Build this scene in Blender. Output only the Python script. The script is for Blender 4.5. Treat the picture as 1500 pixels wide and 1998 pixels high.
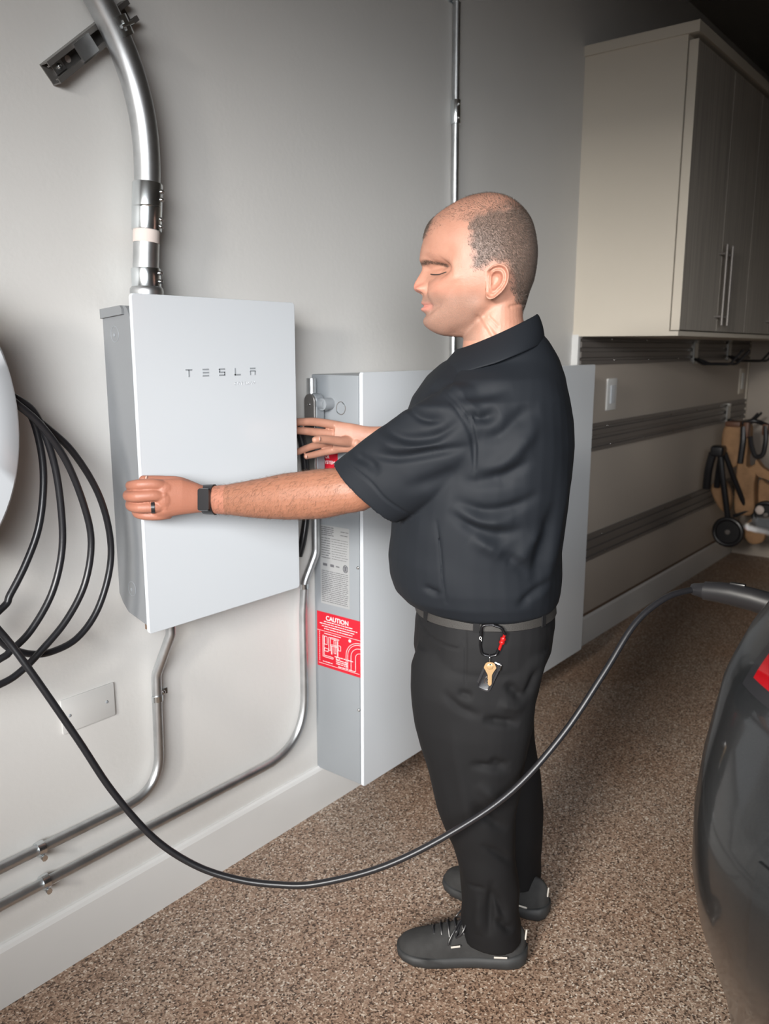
import bpy, bmesh, math, random
import numpy as np
from mathutils import Vector, Matrix
for o in list(bpy.data.objects): bpy.data.objects.remove(o, do_unlink=True)
scene = bpy.context.scene
COL = scene.collection
R = math.radians
PI = math.pi
random.seed(7)
rng = np.random.default_rng(7)

# ------------------------------------------------------------------ camera, light, exposure
cam_data = bpy.data.cameras.new('camera')
cam = bpy.data.objects.new('camera', cam_data); COL.objects.link(cam)
cam_data.sensor_fit = 'VERTICAL'; cam_data.sensor_height = 36.0; cam_data.lens = 29.375
cr = Vector((0.61936, -0.78511, 0.00169)); cu = Vector((0.15044, 0.12079, 0.98121)); cf = Vector((0.77056, 0.60747, -0.19292))
cam.matrix_world = Matrix(((cr.x, cu.x, -cf.x, -1.02443), (cr.y, cu.y, -cf.y, -1.55829), (cr.z, cu.z, -cf.z, 1.34169), (0, 0, 0, 1)))
cam_data.clip_start = 0.02
cam_data.dof.use_dof = True; cam_data.dof.focus_distance = 1.62; cam_data.dof.aperture_fstop = 5.0
scene.camera = cam

world = bpy.data.worlds.new('world'); scene.world = world; world.use_nodes = True
bg = world.node_tree.nodes['Background']
bg.inputs['Color'].default_value = (0.86, 0.92, 1.0, 1); bg.inputs['Strength'].default_value = 0.12

def area(name, loc, target, sx, sy, energy, color, spread=180):
    l = bpy.data.lights.new(name, 'AREA'); l.shape = 'RECTANGLE'; l.size = sx; l.size_y = sy
    l.energy = energy; l.color = color; l.spread = R(spread)
    o = bpy.data.objects.new(name, l); COL.objects.link(o); o.location = loc
    o.rotation_euler = (Vector(target) - Vector(loc)).to_track_quat('-Z', 'Y').to_euler()
    return o
# soft key from the open garage door side, and a wide soft light behind the camera
area('key_light', (-4.6, -1.35, 2.38), (0.6, -0.6, 1.2), 1.3, 0.6, 150, (1.0, 0.95, 0.88), 90)
area('fill_light', (-2.2, -2.15, 1.75), (0.68, -0.08, 0.88), 2.0, 1.1, 22, (0.97, 0.985, 1.0), 50)
scene.view_settings.view_transform = 'Standard'; scene.view_settings.look = 'None'
scene.view_settings.gamma = 1; scene.view_settings.use_curve_mapping = False
scene.view_settings.exposure = 0.0

# ------------------------------------------------------------------ helpers
def obj(name, me, mat=None, parent=None, smooth=False, label=None):
    o = bpy.data.objects.new(name, me); COL.objects.link(o)
    if mat is not None: me.materials.append(mat)
    if parent is not None: o.parent = parent
    if smooth:
        for p in me.polygons: p.use_smooth = True
    if label: o['label'] = label
    return o
def thing(name, label, cat, loc=(0, 0, 0), group=None):
    o = bpy.data.objects.new(name, None); COL.objects.link(o); o.location = loc; o.empty_display_size = 0.05
    o['label'] = label; o['category'] = cat
    if group: o['group'] = group
    return o
def tag(o, label, cat, group=None):
    o['label'] = label; o['category'] = cat
    if group: o['group'] = group
    return o
def struct(name, me, mat, parent=None, label=None):
    o = obj(name, me, mat, parent)
    if parent is None: o['kind'] = 'structure'
    if label: o['label'] = label
    return o

class MB:
    """collects shapes in one mesh"""
    def __init__(s, off=(0, 0, 0)): s.v = []; s.f = []; s.sm = []; s.off = Vector(off)
    def add(s, V, F, smooth=True):
        n = len(s.v); s.v += [Vector(v) - s.off for v in V]; s.f += [tuple(i + n for i in f) for f in F]; s.sm += [smooth] * len(F)
    def box(s, a, b, bev=0.0, seg=2):
        x0, y0, z0 = [min(a[i], b[i]) for i in range(3)]; x1, y1, z1 = [max(a[i], b[i]) for i in range(3)]
        if bev <= 0:
            V = [(x0,y0,z0),(x1,y0,z0),(x1,y1,z0),(x0,y1,z0),(x0,y0,z1),(x1,y0,z1),(x1,y1,z1),(x0,y1,z1)]
            s.add(V, [(0,3,2,1),(4,5,6,7),(0,1,5,4),(1,2,6,5),(2,3,7,6),(3,0,4,7)], False); return s
        bm = bmesh.new(); bmesh.ops.create_cube(bm, size=1)
        for v in bm.verts: v.co = Vector(((x0+x1)/2 + v.co.x*(x1-x0), (y0+y1)/2 + v.co.y*(y1-y0), (z0+z1)/2 + v.co.z*(z1-z0)))
        bmesh.ops.bevel(bm, geom=list(bm.edges), offset=bev, segments=seg, profile=0.6, affect='EDGES')
        bm.verts.index_update(); s.add([v.co.copy() for v in bm.verts], [[v.index for v in f.verts] for f in bm.faces], True); bm.free(); return s
    def bar(s, p, q, w, h, up=(0, 0, 1)):
        p = Vector(p); q = Vector(q); d = (q - p).normalized(); a = d.cross(Vector(up)).normalized(); b = a.cross(d)
        V = [c + a*sx*w/2 + b*sy*h/2 for c in (p, q) for sx, sy in ((-1,-1),(1,-1),(1,1),(-1,1))]
        s.add(V, [(3,2,1,0),(4,5,6,7),(0,1,5,4),(1,2,6,5),(2,3,7,6),(3,0,4,7)], False); return s
    def tube(s, pts, r, n=16, ref=None, caps=True, closed=False):
        pts = [Vector(p) for p in pts]; N = len(pts)
        rr = [r] * N if isinstance(r, (int, float)) else list(r)
        V = []; F = []; prev = None
        for i, p in enumerate(pts):
            if closed: t = (pts[(i+1) % N] - pts[i-1]).normalized()
            else: t = (pts[min(i+1, N-1)] - pts[max(i-1, 0)]).normalized()
            if ref is not None: a = (Vector(ref) - t * t.dot(Vector(ref))).normalized()
            elif prev is None:
                a = t.orthogonal().normalized()
            else: a = (prev - t * t.dot(prev)).normalized()
            prev = a; b = t.cross(a)
            ra, rb = (rr[i], rr[i]) if isinstance(rr[i], (int, float)) else rr[i]
            for k in range(n):
                th = 2*PI*k/n; V.append(p + a*math.cos(th)*ra + b*math.sin(th)*rb)
        for i in range(N if closed else N-1):
            j = (i+1) % N
            for k in range(n):
                l = (k+1) % n; F.append((i*n+k, i*n+l, j*n+l, j*n+k))
        if caps and not closed:
            F.append(tuple(range(n-1, -1, -1))); F.append(tuple((N-1)*n + k for k in range(n)))
        s.add(V, F); return s
    def loft(s, rings, caps=True, smooth=True):
        n = len(rings[0]); V = [p for r in rings for p in r]; F = []
        for i in range(len(rings)-1):
            for k in range(n):
                l = (k+1) % n; F.append((i*n+k, i*n+l, (i+1)*n+l, (i+1)*n+k))
        if caps: F.append(tuple(range(n-1, -1, -1))); F.append(tuple((len(rings)-1)*n + k for k in range(n)))
        s.add(V, F, smooth); return s
    def cyl(s, p, q, r, n=20, bev=0.0):
        p = Vector(p); q = Vector(q)
        if bev > 0:
            d = (q-p).normalized(); return s.tube([p, p + d*1e-5, p+d*bev*.3, p + d*bev, q - d*bev, q-d*bev*.3, q - d*1e-5, q], [r*.0+max(r-bev,1e-5), r-bev, r-bev*.3, r, r, r-bev*.3, r-bev, max(r-bev,1e-5)], n)
        d = (q-p)
        return s.tube([p, p+d*.001, q-d*.001, q], [r, r, r, r], n)
    def ell(s, c, r, nu=20, nv=12, M=None):
        V = []; F = []; c = Vector(c)
        for i in range(nv+1):
            ph = -PI/2 + PI*i/nv
            for k in range(nu):
                th = 2*PI*k/nu; d = Vector((r[0]*math.cos(ph)*math.cos(th), r[1]*math.cos(ph)*math.sin(th), r[2]*math.sin(ph)))
                V.append(c + (M @ d if M is not None else d))
        for i in range(nv):
            for k in range(nu):
                l = (k+1) % nu; F.append((i*nu+k, i*nu+l, (i+1)*nu+l, (i+1)*nu+k))
        s.add(V, F); return s
    def prism(s, outline, d0, d1, axis='y'):
        """outline (u,v) extruded along an axis: y -> (u,d,v); x -> (d,u,v)"""
        def P(u, v, d): return (u, d, v) if axis == 'y' else ((d, u, v) if axis == 'x' else (u, v, d))
        n = len(outline); V = [P(u, v, d0) for u, v in outline] + [P(u, v, d1) for u, v in outline]
        F = [tuple(range(n)), tuple(range(2*n-1, n-1, -1))] + [(i, i+n, (i+1) % n + n, (i+1) % n) for i in range(n)]
        s.add(V, F, False); return s
    def mesh(s, name='m', normals=True):
        me = bpy.data.meshes.new(name); me.from_pydata([tuple(v) for v in s.v], [], s.f); me.validate()
        if normals and len(me.polygons):
            bm = bmesh.new(); bm.from_mesh(me); bmesh.ops.remove_doubles(bm, verts=bm.verts, dist=1e-7); bmesh.ops.recalc_face_normals(bm, faces=bm.faces)
            bm.to_mesh(me); bm.free()
        return me
    def build(s, name, mat, parent=None, smooth=True, label=None, angle=35):
        me = s.mesh(name); o = obj(name, me, mat, parent, label=label)
        if smooth and len(me.polygons):
            for p in me.polygons: p.use_smooth = True
            try: me.set_sharp_from_angle(angle=R(angle))
            except Exception: pass
        return o

def spline(pts, n=12, closed=False):
    pts = [Vector(p) for p in pts]; N = len(pts); out = []
    rng_ = range(N if closed else N-1)
    for i in rng_:
        if closed: p0, p1, p2, p3 = pts[i-1], pts[i], pts[(i+1) % N], pts[(i+2) % N]
        else: p0, p1, p2, p3 = pts[max(i-1, 0)], pts[i], pts[i+1], pts[min(i+2, N-1)]
        for k in range(n):
            t = k/n; out.append(0.5*((2*p1) + (p2-p0)*t + (2*p0-5*p1+4*p2-p3)*t*t + (3*p1-p0-3*p2+p3)*t**3))
    if not closed: out.append(pts[-1])
    return out
def fillet(pts, r, n=10):
    pts = [Vector(p) for p in pts]; out = [pts[0]]
    rs = r if isinstance(r, list) else [r]*(len(pts)-2)
    for i in range(1, len(pts)-1):
        a, b, c = pts[i-1], pts[i], pts[i+1]; d1 = (a-b).normalized(); d2 = (c-b).normalized()
        ang = d1.angle(d2); L = min(rs[i-1]/math.tan(ang/2), (a-b).length*.49, (c-b).length*.49)
        p, q = b + d1*L, b + d2*L
        for k in range(n+1):
            t = k/n; out.append((1-t)**2*p + 2*t*(1-t)*b + t*t*q)
    out.append(pts[-1]); return out
def rrect(u0, u1, v0, v1, r, n=5):
    P = []
    for cu_, cv_, a0 in ((u1-r, v1-r, 0), (u0+r, v1-r, 90), (u0+r, v0+r, 180), (u1-r, v0+r, 270)):
        for k in range(n+1):
            a = R(a0 + 90*k/n); P.append((cu_ + r*math.cos(a), cv_ + r*math.sin(a)))
    return P

# ------------------------------------------------------------------ materials
def mat(name, color, rough=0.5, metal=0.0, coat=0.0, spec=0.5, noise=None, bump=None, sheen=0.0, sss=0.0, aniso=0.0):
    m = bpy.data.materials.new(name); m.use_nodes = True; nt = m.node_tree; b = nt.nodes['Principled BSDF']
    b.inputs['Base Color'].default_value = (*color, 1); b.inputs['Roughness'].default_value = rough
    b.inputs['Metallic'].default_value = metal; b.inputs['Coat Weight'].default_value = coat; b.inputs['Coat Roughness'].default_value = 0.08
    b.inputs['Specular IOR Level'].default_value = spec
    b.inputs['Sheen Weight'].default_value = sheen; b.inputs['Sheen Roughness'].default_value = 0.4
    if sss: b.inputs['Subsurface Weight'].default_value = sss; b.inputs['Subsurface Radius'].default_value = (0.012, 0.005, 0.003); b.inputs['Subsurface Scale'].default_value = 0.4
    tc = nt.nodes.new('ShaderNodeTexCoord')
    if noise:   # (scale, amount, detail)
        n = nt.nodes.new('ShaderNodeTexNoise'); n.inputs['Scale'].default_value = noise[0]; n.inputs['Detail'].default_value = noise[2] if len(noise) > 2 else 4
        nt.links.new(tc.outputs['Object'], n.inputs['Vector'])
        r = nt.nodes.new('ShaderNodeMapRange'); r.inputs['From Min'].default_value = .3; r.inputs['From Max'].default_value = .7
        r.inputs['To Min'].default_value = 1-noise[1]; r.inputs['To Max'].default_value = 1+noise[1]
        nt.links.new(n.outputs['Fac'], r.inputs['Value'])
        mx = nt.nodes.new('ShaderNodeVectorMath'); mx.operation = 'SCALE'; mx.inputs[0].default_value = color
        nt.links.new(r.outputs['Result'], mx.inputs['Scale']); nt.links.new(mx.outputs['Vector'], b.inputs['Base Color'])
    if bump:    # (scale, strength, distance)
        n2 = nt.nodes.new('ShaderNodeTexNoise'); n2.inputs['Scale'].default_value = bump[0]; n2.inputs['Detail'].default_value = 4
        nt.links.new(tc.outputs['Object'], n2.inputs['Vector'])
        bp = nt.nodes.new('ShaderNodeBump'); bp.inputs['Strength'].default_value = bump[1]; bp.inputs['Distance'].default_value = bump[2]
        nt.links.new(n2.outputs['Fac'], bp.inputs['Height']); nt.links.new(bp.outputs['Normal'], b.inputs['Normal'])
    return m
M = {}
M['wall'] = mat('wall_paint', (0.62, 0.61, 0.59), 0.55, noise=(3, .02), bump=(60, .25, .002))
M['base'] = mat('baseboard_paint', (0.66, 0.66, 0.65), 0.4, noise=(5, .02))
M['panel'] = mat('tan_wall_panel', (0.42, 0.37, 0.32), 0.6, noise=(2, .03))
M['ceil'] = mat('ceiling_paint', (0.30, 0.28, 0.25), 0.9)
M['white_glass'] = mat('white_glass', (0.60, 0.63, 0.66), 0.22, coat=0.3)
M['grey_steel'] = mat('grey_powder_coat', (0.185, 0.192, 0.20), 0.42, noise=(4, .02))
M['grey_side'] = mat('blue_grey_powder_coat', (0.235, 0.252, 0.268), 0.4, noise=(4, .02))
M['logo'] = mat('grey_print', (0.28, 0.30, 0.32), 0.5)
M['logo_faint'] = mat('faint_grey_print', (0.55, 0.57, 0.59), 0.5)
M['galv'] = mat('galvanised_steel', (0.56, 0.575, 0.585), 0.40, metal=1.0, noise=(25, .12, 6), bump=(120, .08, .001))
M['zinc'] = mat('bright_zinc', (0.74, 0.78, 0.80), 0.24, metal=1.0, noise=(20, .05))
M['strut'] = mat('strut_channel_metal', (0.22, 0.21, 0.20), 0.4, metal=0.7, noise=(15, .1))
M['tape'] = mat('masking_tape', (0.62, 0.54, 0.50), 0.7)
M['black_rubber'] = mat('black_rubber', (0.012, 0.012, 0.014), 0.34, bump=(200, .1, .0005))
M['black_plastic'] = mat('black_plastic', (0.015, 0.015, 0.017), 0.35)
M['plate'] = mat('painted_plate', (0.56, 0.555, 0.54), 0.45)
M['white_plastic'] = mat('white_plastic', (0.7, 0.7, 0.68), 0.35)
M['label'] = mat('grey_label', (0.30, 0.305, 0.305), 0.45)
M['label_ink'] = mat('dark_label_print', (0.10, 0.10, 0.11), 0.5)
M['red'] = mat('red_sticker', (0.47, 0.006, 0.02), 0.45)
M['white_ink'] = mat('white_print', (0.75, 0.62, 0.62), 0.5)
M['cab'] = mat('cream_laminate', (0.60, 0.545, 0.46), 0.5, noise=(3, .015))
M['rail'] = mat('slat_rail_metal', (0.17, 0.155, 0.145), 0.4, metal=0.35)
M['screw'] = mat('screw_head', (0.6, 0.6, 0.6), 0.25, metal=1.0)
M['hook_metal'] = mat('hook_metal', (0.5, 0.5, 0.48), 0.3, metal=0.9)
M['dark_brown'] = mat('rusty_bracket_gap_shade', (0.14, 0.09, 0.06), 0.7)
# wood grain laminate of the doors: vertical streaks
def grain():
    m = mat('wood_grain_laminate', (0.36, 0.33, 0.29), 0.5); nt = m.node_tree; b = nt.nodes['Principled BSDF']
    tc = nt.nodes.new('ShaderNodeTexCoord'); mp = nt.nodes.new('ShaderNodeMapping'); mp.inputs['Scale'].default_value = (60, 60, 1.5)
    n = nt.nodes.new('ShaderNodeTexNoise'); n.inputs['Scale'].default_value = 1.5; n.inputs['Detail'].default_value = 6
    rp = nt.nodes.new('ShaderNodeValToRGB'); rp.color_ramp.elements[0].position = .3; rp.color_ramp.elements[1].position = .7
    rp.color_ramp.elements[0].color = (0.27, 0.245, 0.215, 1); rp.color_ramp.elements[1].color = (0.41, 0.375, 0.33, 1)
    nt.links.new(tc.outputs['Object'], mp.inputs['Vector']); nt.links.new(mp.outputs['Vector'], n.inputs['Vector'])
    nt.links.new(n.outputs['Fac'], rp.inputs['Fac']); nt.links.new(rp.outputs['Color'], b.inputs['Base Color'])
    return m
M['grain'] = grain()
def flake_floor():
    m = mat('flake_floor', (0.2, 0.15, 0.11), 0.5); nt = m.node_tree; b = nt.nodes['Principled BSDF']
    b.inputs['Specular IOR Level'].default_value = 0.35
    tc = nt.nodes.new('ShaderNodeTexCoord')
    v = nt.nodes.new('ShaderNodeTexVoronoi'); v.inputs['Scale'].default_value = 260; v.inputs['Randomness'].default_value = 1
    nt.links.new(tc.outputs['Object'], v.inputs['Vector'])
    sep = nt.nodes.new('ShaderNodeSeparateColor'); nt.links.new(v.outputs['Color'], sep.inputs['Color'])
    rp = nt.nodes.new('ShaderNodeValToRGB'); cr_ = rp.color_ramp; cr_.interpolation = 'CONSTANT'
    cols = [(0, (.075, .052, .040)), (.14, (.19, .13, .095)), (.34, (.31, .22, .165)), (.60, (.37, .275, .21)), (.78, (.48, .39, .315)), (.93, (.64, .58, .51))]
    while len(cr_.elements) < len(cols): cr_.elements.new(0.5)
    for e, (p, c) in zip(cr_.elements, cols): e.position = p; e.color = (*c, 1)
    nt.links.new(sep.outputs['Red'], rp.inputs['Fac'])
    n = nt.nodes.new('ShaderNodeTexNoise'); n.inputs['Scale'].default_value = 2.2; n.inputs['Detail'].default_value = 5
    nt.links.new(tc.outputs['Object'], n.inputs['Vector'])
    r2 = nt.nodes.new('ShaderNodeValToRGB'); r2.color_ramp.elements[0].position = .35; r2.color_ramp.elements[1].position = .65
    r2.color_ramp.elements[0].color = (0.95, 0.84, 0.76, 1); r2.color_ramp.elements[1].color = (1.02, 1.02, 1.02, 1)
    nt.links.new(n.outputs['Fac'], r2.inputs['Fac'])
    mx = nt.nodes.new('ShaderNodeMix'); mx.data_type = 'RGBA'; mx.blend_type = 'MULTIPLY'; mx.inputs['Factor'].default_value = 1
    nt.links.new(rp.outputs['Color'], mx.inputs[6]); nt.links.new(r2.outputs['Color'], mx.inputs[7]); nt.links.new(mx.outputs[2], b.inputs['Base Color'])
    bp = nt.nodes.new('ShaderNodeBump'); bp.inputs['Strength'].default_value = .35; bp.inputs['Distance'].default_value = .002
    nt.links.new(v.outputs['Distance'], bp.inputs['Height']); nt.links.new(bp.outputs['Normal'], b.inputs['Normal'])
    return m
M['floor'] = flake_floor()
M['car_paint'] = mat('dark_grey_car_paint', (0.015, 0.016, 0.017), 0.34, metal=0.3, coat=0.55, noise=(900, .35, 1))
M['car_glass'] = mat('dark_glass', (0.008, 0.009, 0.010), 0.06, coat=1.0)
M['car_red'] = mat('red_tail_lens', (0.28, 0.003, 0.006), 0.15, coat=1.0)
M['chrome'] = mat('chrome', (0.75, 0.75, 0.76), 0.1, metal=1.0)

# ------------------------------------------------------------------ the garage
struct('floor', MB().box((-12, -9, -0.06), (4.9, 0.2, 0)).mesh(), M['floor'])
struct('wall_left', MB().box((-2.7, 0, 0), (4.9, 0.2, 3.0)).mesh(), M['wall'])
struct('wall_back', MB().box((4.70, -6.4, 0), (4.9, 0, 3.0)).mesh(), M['panel'])
struct('wall_right', MB().box((-2.7, -6.4, 0), (4.9, -6.2, 3.0)).mesh(), M['wall'])
struct('ceiling', MB().box((-2.7, -6.4, 2.95), (4.9, 0.2, 3.05)).mesh(), M['ceil'])
hd = MB(); hd.box((-2.7, -6.4, 2.12), (-2.5, 0, 3.0)); hd.box((-2.7, -0.9, 0), (-2.5, 0, 2.2)); hd.box((-2.7, -6.4, 0), (-2.5, -5.7, 2.2))
struct('wall_front', hd.mesh(), M['wall'])  # unseen; left jamb widened and header lowered to shade the wall and cabinet
def board(x0, x1, z1=0.137, y=-0.015):
    prof = [(0, 0), (y, 0), (y, z1-.012), (y*.75, z1-.004), (y*.45, z1), (0, z1)]
    m = MB(); m.prism([(a, b) for a, b in prof], x0, x1, 'x'); return m
struct('baseboard_left', board(-2.5, 4.70).mesh(), M['base'])
bb = MB(); bb.box((4.688, -6.2, 0), (4.70, 0, 0.10)); struct('baseboard_back', bb.mesh(), M['panel'])
# tan storage panel on the wall with a pale edge trim, and the trim in the corner
struct('trim_1', MB().box((2.205, -0.022, 0.16), (4.69, 0, 1.395)).mesh(), M['panel'], label='tan storage panel on the wall under the cabinet')
struct('trim_2', MB().box((2.188, -0.028, 0.16), (2.206, 0, 1.395)).mesh(), M['base'], label='pale vertical edge strip of the tan storage panel')
struct('trim_3', MB().box((4.672, -0.03, 0.137), (4.699, -0.002, 1.39)).mesh(), M['cab'], label='cream vertical strip in the far corner of the garage')
struct('gap_shade', MB().box((2.206, -0.010, 0.137), (4.672, -0.0005, 0.16)).mesh(), M['dark_brown'], label='dark strip painted in for the shade in the gap between the tan panel and the baseboard')  # dark colour stands in for the shade inside the open gap
# garage door opener rail under the ceiling
t = MB().bar((3.05, -0.75, 2.86), (4.4, -0.75, 2.86), .05, .06); t.box((3.0, -0.80, 2.80), (3.12, -0.70, 2.95))
tag(t.build('ceiling_bracket', M['black_plastic'], smooth=False), 'black bracket hanging from the dark ceiling above the cabinet', 'bracket')

# slatwall rails
def rail(z, x0, label):
    t = thing('slatwall_rail', label, 'wall rail', (x0, -0.022, z), 'grey slatwall rails on the tan panel')
    h = .060
    prof = [(-.022, -h), (-.034, -h), (-.034, -h+.014), (-.026, -h+.017), (-.026, -h+.026), (-.034, -h+.029), (-.034, -.010), (-.026, -.007),
            (-.026, .007), (-.034, .010), (-.034, h-.029), (-.026, h-.026), (-.026, h-.017), (-.034, h-.014), (-.034, h), (-.022, h)]
    m = MB((x0, -0.022, z)); m.prism([(a, z+b) for a, b in prof], x0, 4.668, 'x'); m.build('channel', M['rail'], t, smooth=False)
    x = x0 + .3; k = 0
    while x < 4.6:
        for dz in (.044, -.044):
            s = MB((x0, -0.022, z)); s.ell((x + (.04 if dz < 0 else 0), -.034, z+dz), (.005, .003, .005), 10, 6); s.build('screw', M['screw'], t)
        x += .40; k += 1
    return t
rail(1.335, 2.21, 'grey slatwall rail directly under the cream cabinet, topmost of three')
rail(0.962, 2.21, 'grey slatwall rail level with the top of the hanging stroller, middle of three')
rail(0.470, 2.21, 'dark slatwall rail behind the folded stroller, lowest of three')

# wall plates
t = thing('blank_wall_plate', 'blank painted wall plate with two screws near the conduits', 'wall plate', (-.09, 0, .573))
o_ = MB((-.09, 0, .573)); o_.box((-.153, -.006, .535), (-.024, 0, .612), .003); o_.build('cover', M['plate'], t)
for x, z in ((-.135, .573), (-.045, .573)):
    s = MB((-.09, 0, .573)); s.ell((x, -.0065, z), (.0035, .0015, .0035), 12, 6); s.build('screw', M['logo'], t)
t = thing('light_switch', 'white rocker light switch on the tan panel beside the battery', 'light switch', (2.55, -.022, 1.14), None)
o_ = MB((2.55, -.022, 1.14)); o_.box((2.50, -.030, 1.07), (2.60, -.022, 1.21), .003); o_.build('cover', M['white_plastic'], t)
o_ = MB((2.55, -.022, 1.14)); o_.box((2.528, -.036, 1.10), (2.572, -.030, 1.18), .002); o_.build('paddle', M['white_glass'], t)
t = thing('wall_outlet', 'cream outlet plate high in the far corner of the tan panel', 'outlet', (4.56, -.022, 1.14))
o_ = MB((4.56, -.022, 1.14)); o_.box((4.50, -.030, 1.06), (4.61, -.022, 1.22), .003); o_.build('cover', M['cab'], t)
o_ = MB((4.56, -.022, 1.14)); o_.box((4.53, -.034, 1.09), (4.58, -.030, 1.19), .002); o_.build('socket', M['white_plastic'], t)

# ------------------------------------------------------------------ wall cabinet
t = thing('wall_cabinet', 'tall cream wall cabinet with wood grain doors and bar handles', 'cabinet', (2.195, 0, 1.388))
off = (2.195, 0, 1.388)
c = MB(off); c.box((2.195, -.395, 1.405), (4.69, 0, 2.44)); c.box((2.19, -.432, 1.388), (4.69, 0, 1.405)); c.box((2.185, -.437, 2.44), (4.69, 0, 2.477))
c.build('body', M['cab'], t, smooth=False)
edges = [2.200, 2.645, 3.045, 3.445, 3.845, 4.245, 4.685]
for i in range(6):
    x0, x1 = edges[i] + .002, edges[i+1] - .002
    d = MB(off); d.box((x0, -.431, 1.41), (x1, -.399, 2.42), .0015, 1)
    dr = d.build('door', M['grain'], t)
    if i == 0:
        e = MB(off); e.box((x0-.0012, -.4315, 1.409), (x0+.0012, -.3985, 2.421)); e.build('edge_band', M['cab'], dr, smooth=False, label='cream edge band of the door')
    hx = x1 - .035 if i % 2 == 0 else x0 + .035
    h = MB(off); h.cyl((hx, -.462, 1.435), (hx, -.462, 1.755), .006, 12); h.cyl((hx, -.431, 1.47), (hx, -.462, 1.47), .0045, 10); h.cyl((hx, -.431, 1.72), (hx, -.462, 1.72), .0045, 10)
    h.build('handle', M['rail'], dr)

# ------------------------------------------------------------------ hooks on the rails
def hook(x, z, label, reach=.30, width=.10):
    t = thing('utility_hook', label, 'hook', (x, -.034, z), None)
    b = MB((x, -.034, z)); b.box((x-.028, -.044, z-.075), (x+.028, -.034, z+.035), .002, 1); b.box((x-.015, -.05, z+.035), (x+.015, -.034, z+.048)); b.build('bracket', M['hook_metal'], t)
    a = MB((x, -.034, z))
    for s in (-1, 1):
        a.tube(fillet([(x+s*width*.2, -.045, z-.05), (x+s*width*.5, -.10, z-.075), (x+s*width*.5, -reach+.06, z-.075), (x+s*width*.5, -reach, z+.0)], .03), .007, 10)
    a.build('prong', M['black_rubber'], t); return t
hook(3.60, 1.335, 'grey utility hook with black prongs on the top rail, nearer of two', .30, .12)
hook(4.20, 1.345, 'grey utility hook with black prongs on the top rail, near the far corner', .30, .12)
hook(4.28, 0.965, 'pale hook bracket on the middle rail holding the folded stroller', .22, .08)

# ------------------------------------------------------------------ folded stroller hanging from the hook
M['tan'] = mat('tan_canvas', (0.30, 0.17, 0.085), 0.8, noise=(14, .25), bump=(30, .4, .01))
M['leather'] = mat('brown_leather', (0.12, 0.05, 0.025), 0.5)
so = (3.95, -.30, .60)
st = thing('folded_stroller', 'folded tan stroller with black frame hanging in the far corner', 'stroller', so)
sf = MB(so)
sf.tube(spline([(3.74, -.165, .785), (3.74, -.195, .62), (3.75, -.232, .42)], 6), .016, 10)
sf.tube(spline([(3.76, -.185, .775), (3.80, -.240, .62), (3.85, -.300, .46)], 6), .014, 10)
sf.tube(spline([(3.72, -.135, .775), (3.72, -.118, .68), (3.74, -.108, .57)], 6), .022, 10)
sf.tube(spline([(3.78, -.165, .76), (3.80, -.150, .66), (3.82, -.140, .57)], 6), .018, 10)
sf.box((3.69, -.195, .755), (3.77, -.125, .815), .018, 3)
sf.tube(spline([(3.85, -.165, .925), (3.84, -.25, .935), (3.84, -.31, .950), (3.88, -.37, .925)], 6), .012, 10)
sf.tube([(3.85, -.20, .928), (4.10, -.19, .925), (4.30, -.17, .915)], .011, 10)
sf.tube(spline([(3.83, -.24, .41), (3.84, -.32, .45), (3.85, -.40, .46)], 6), .010, 8)
sf.build('frame', M['black_rubber'], st)
def flap(outline, x0, x1, name='seat_fabric', m_=None, rad=.018):
    m = MB(so); P = [(p.x, p.y) for p in spline([Vector((y, z, 0)) for y, z in outline], 4, closed=True)]
    m.prism(P, x0, x1, 'x'); o = m.build(name, m_ or M['tan'], st, smooth=True, angle=50)
    b = o.modifiers.new('b', 'BEVEL'); b.width = rad; b.segments = 3; b.limit_method = 'ANGLE'; b.angle_limit = R(60); return o
flap([(-.150, .80), (-.150, .89), (-.175, .925), (-.245, .925), (-.255, .80), (-.24, .70), (-.19, .70)], 3.80, 3.90)
flap([(-.245, .90), (-.285, .91), (-.285, .70), (-.345, .72), (-.335, .60), (-.345, .45), (-.290, .42), (-.240, .45), (-.235, .70)], 3.83, 3.92)
flap([(-.100, .545), (-.125, .60), (-.175, .60), (-.215, .52), (-.205, .42), (-.150, .45)], 3.84, 3.89, rad=.012)
flap([(-.335, .74), (-.375, .70), (-.45, .66), (-.50, .60), (-.46, .62), (-.39, .64), (-.345, .66)], 3.82, 3.88, rad=.012)
flap([(-.345, .62), (-.40, .60), (-.50, .58), (-.52, .46), (-.43, .43), (-.36, .45)], 3.88, 3.95, rad=.015)
flap([(-.29, .33), (-.33, .40), (-.40, .36), (-.40, .28), (-.33, .26)], 3.86, 3.91, 'foot_rest', None, .01)
sp = MB(so); sp.tube(spline([(3.80, -.262, .92), (3.79, -.268, .84), (3.79, -.262, .72)], 6), .016, 8); sp.tube(spline([(3.80, -.375, .93), (3.79, -.385, .85), (3.79, -.375, .775), (3.79, -.340, .765), (3.79, -.315, .82), (3.79, -.305, .87)], 6), .013, 8)
sp.build('strap', M['black_plastic'], st)
for a_, b_ in (((3.79, -.245, .915), (3.90, -.165, .945)), ((3.79, -.292, .86), (3.84, -.262, .945)), ((3.79, -.392, .88), (3.84, -.360, .94))):
    lt = MB(so); lt.box(a_, b_, .008, 2); lt.build('leather_trim', M['leather'], st)
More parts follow.
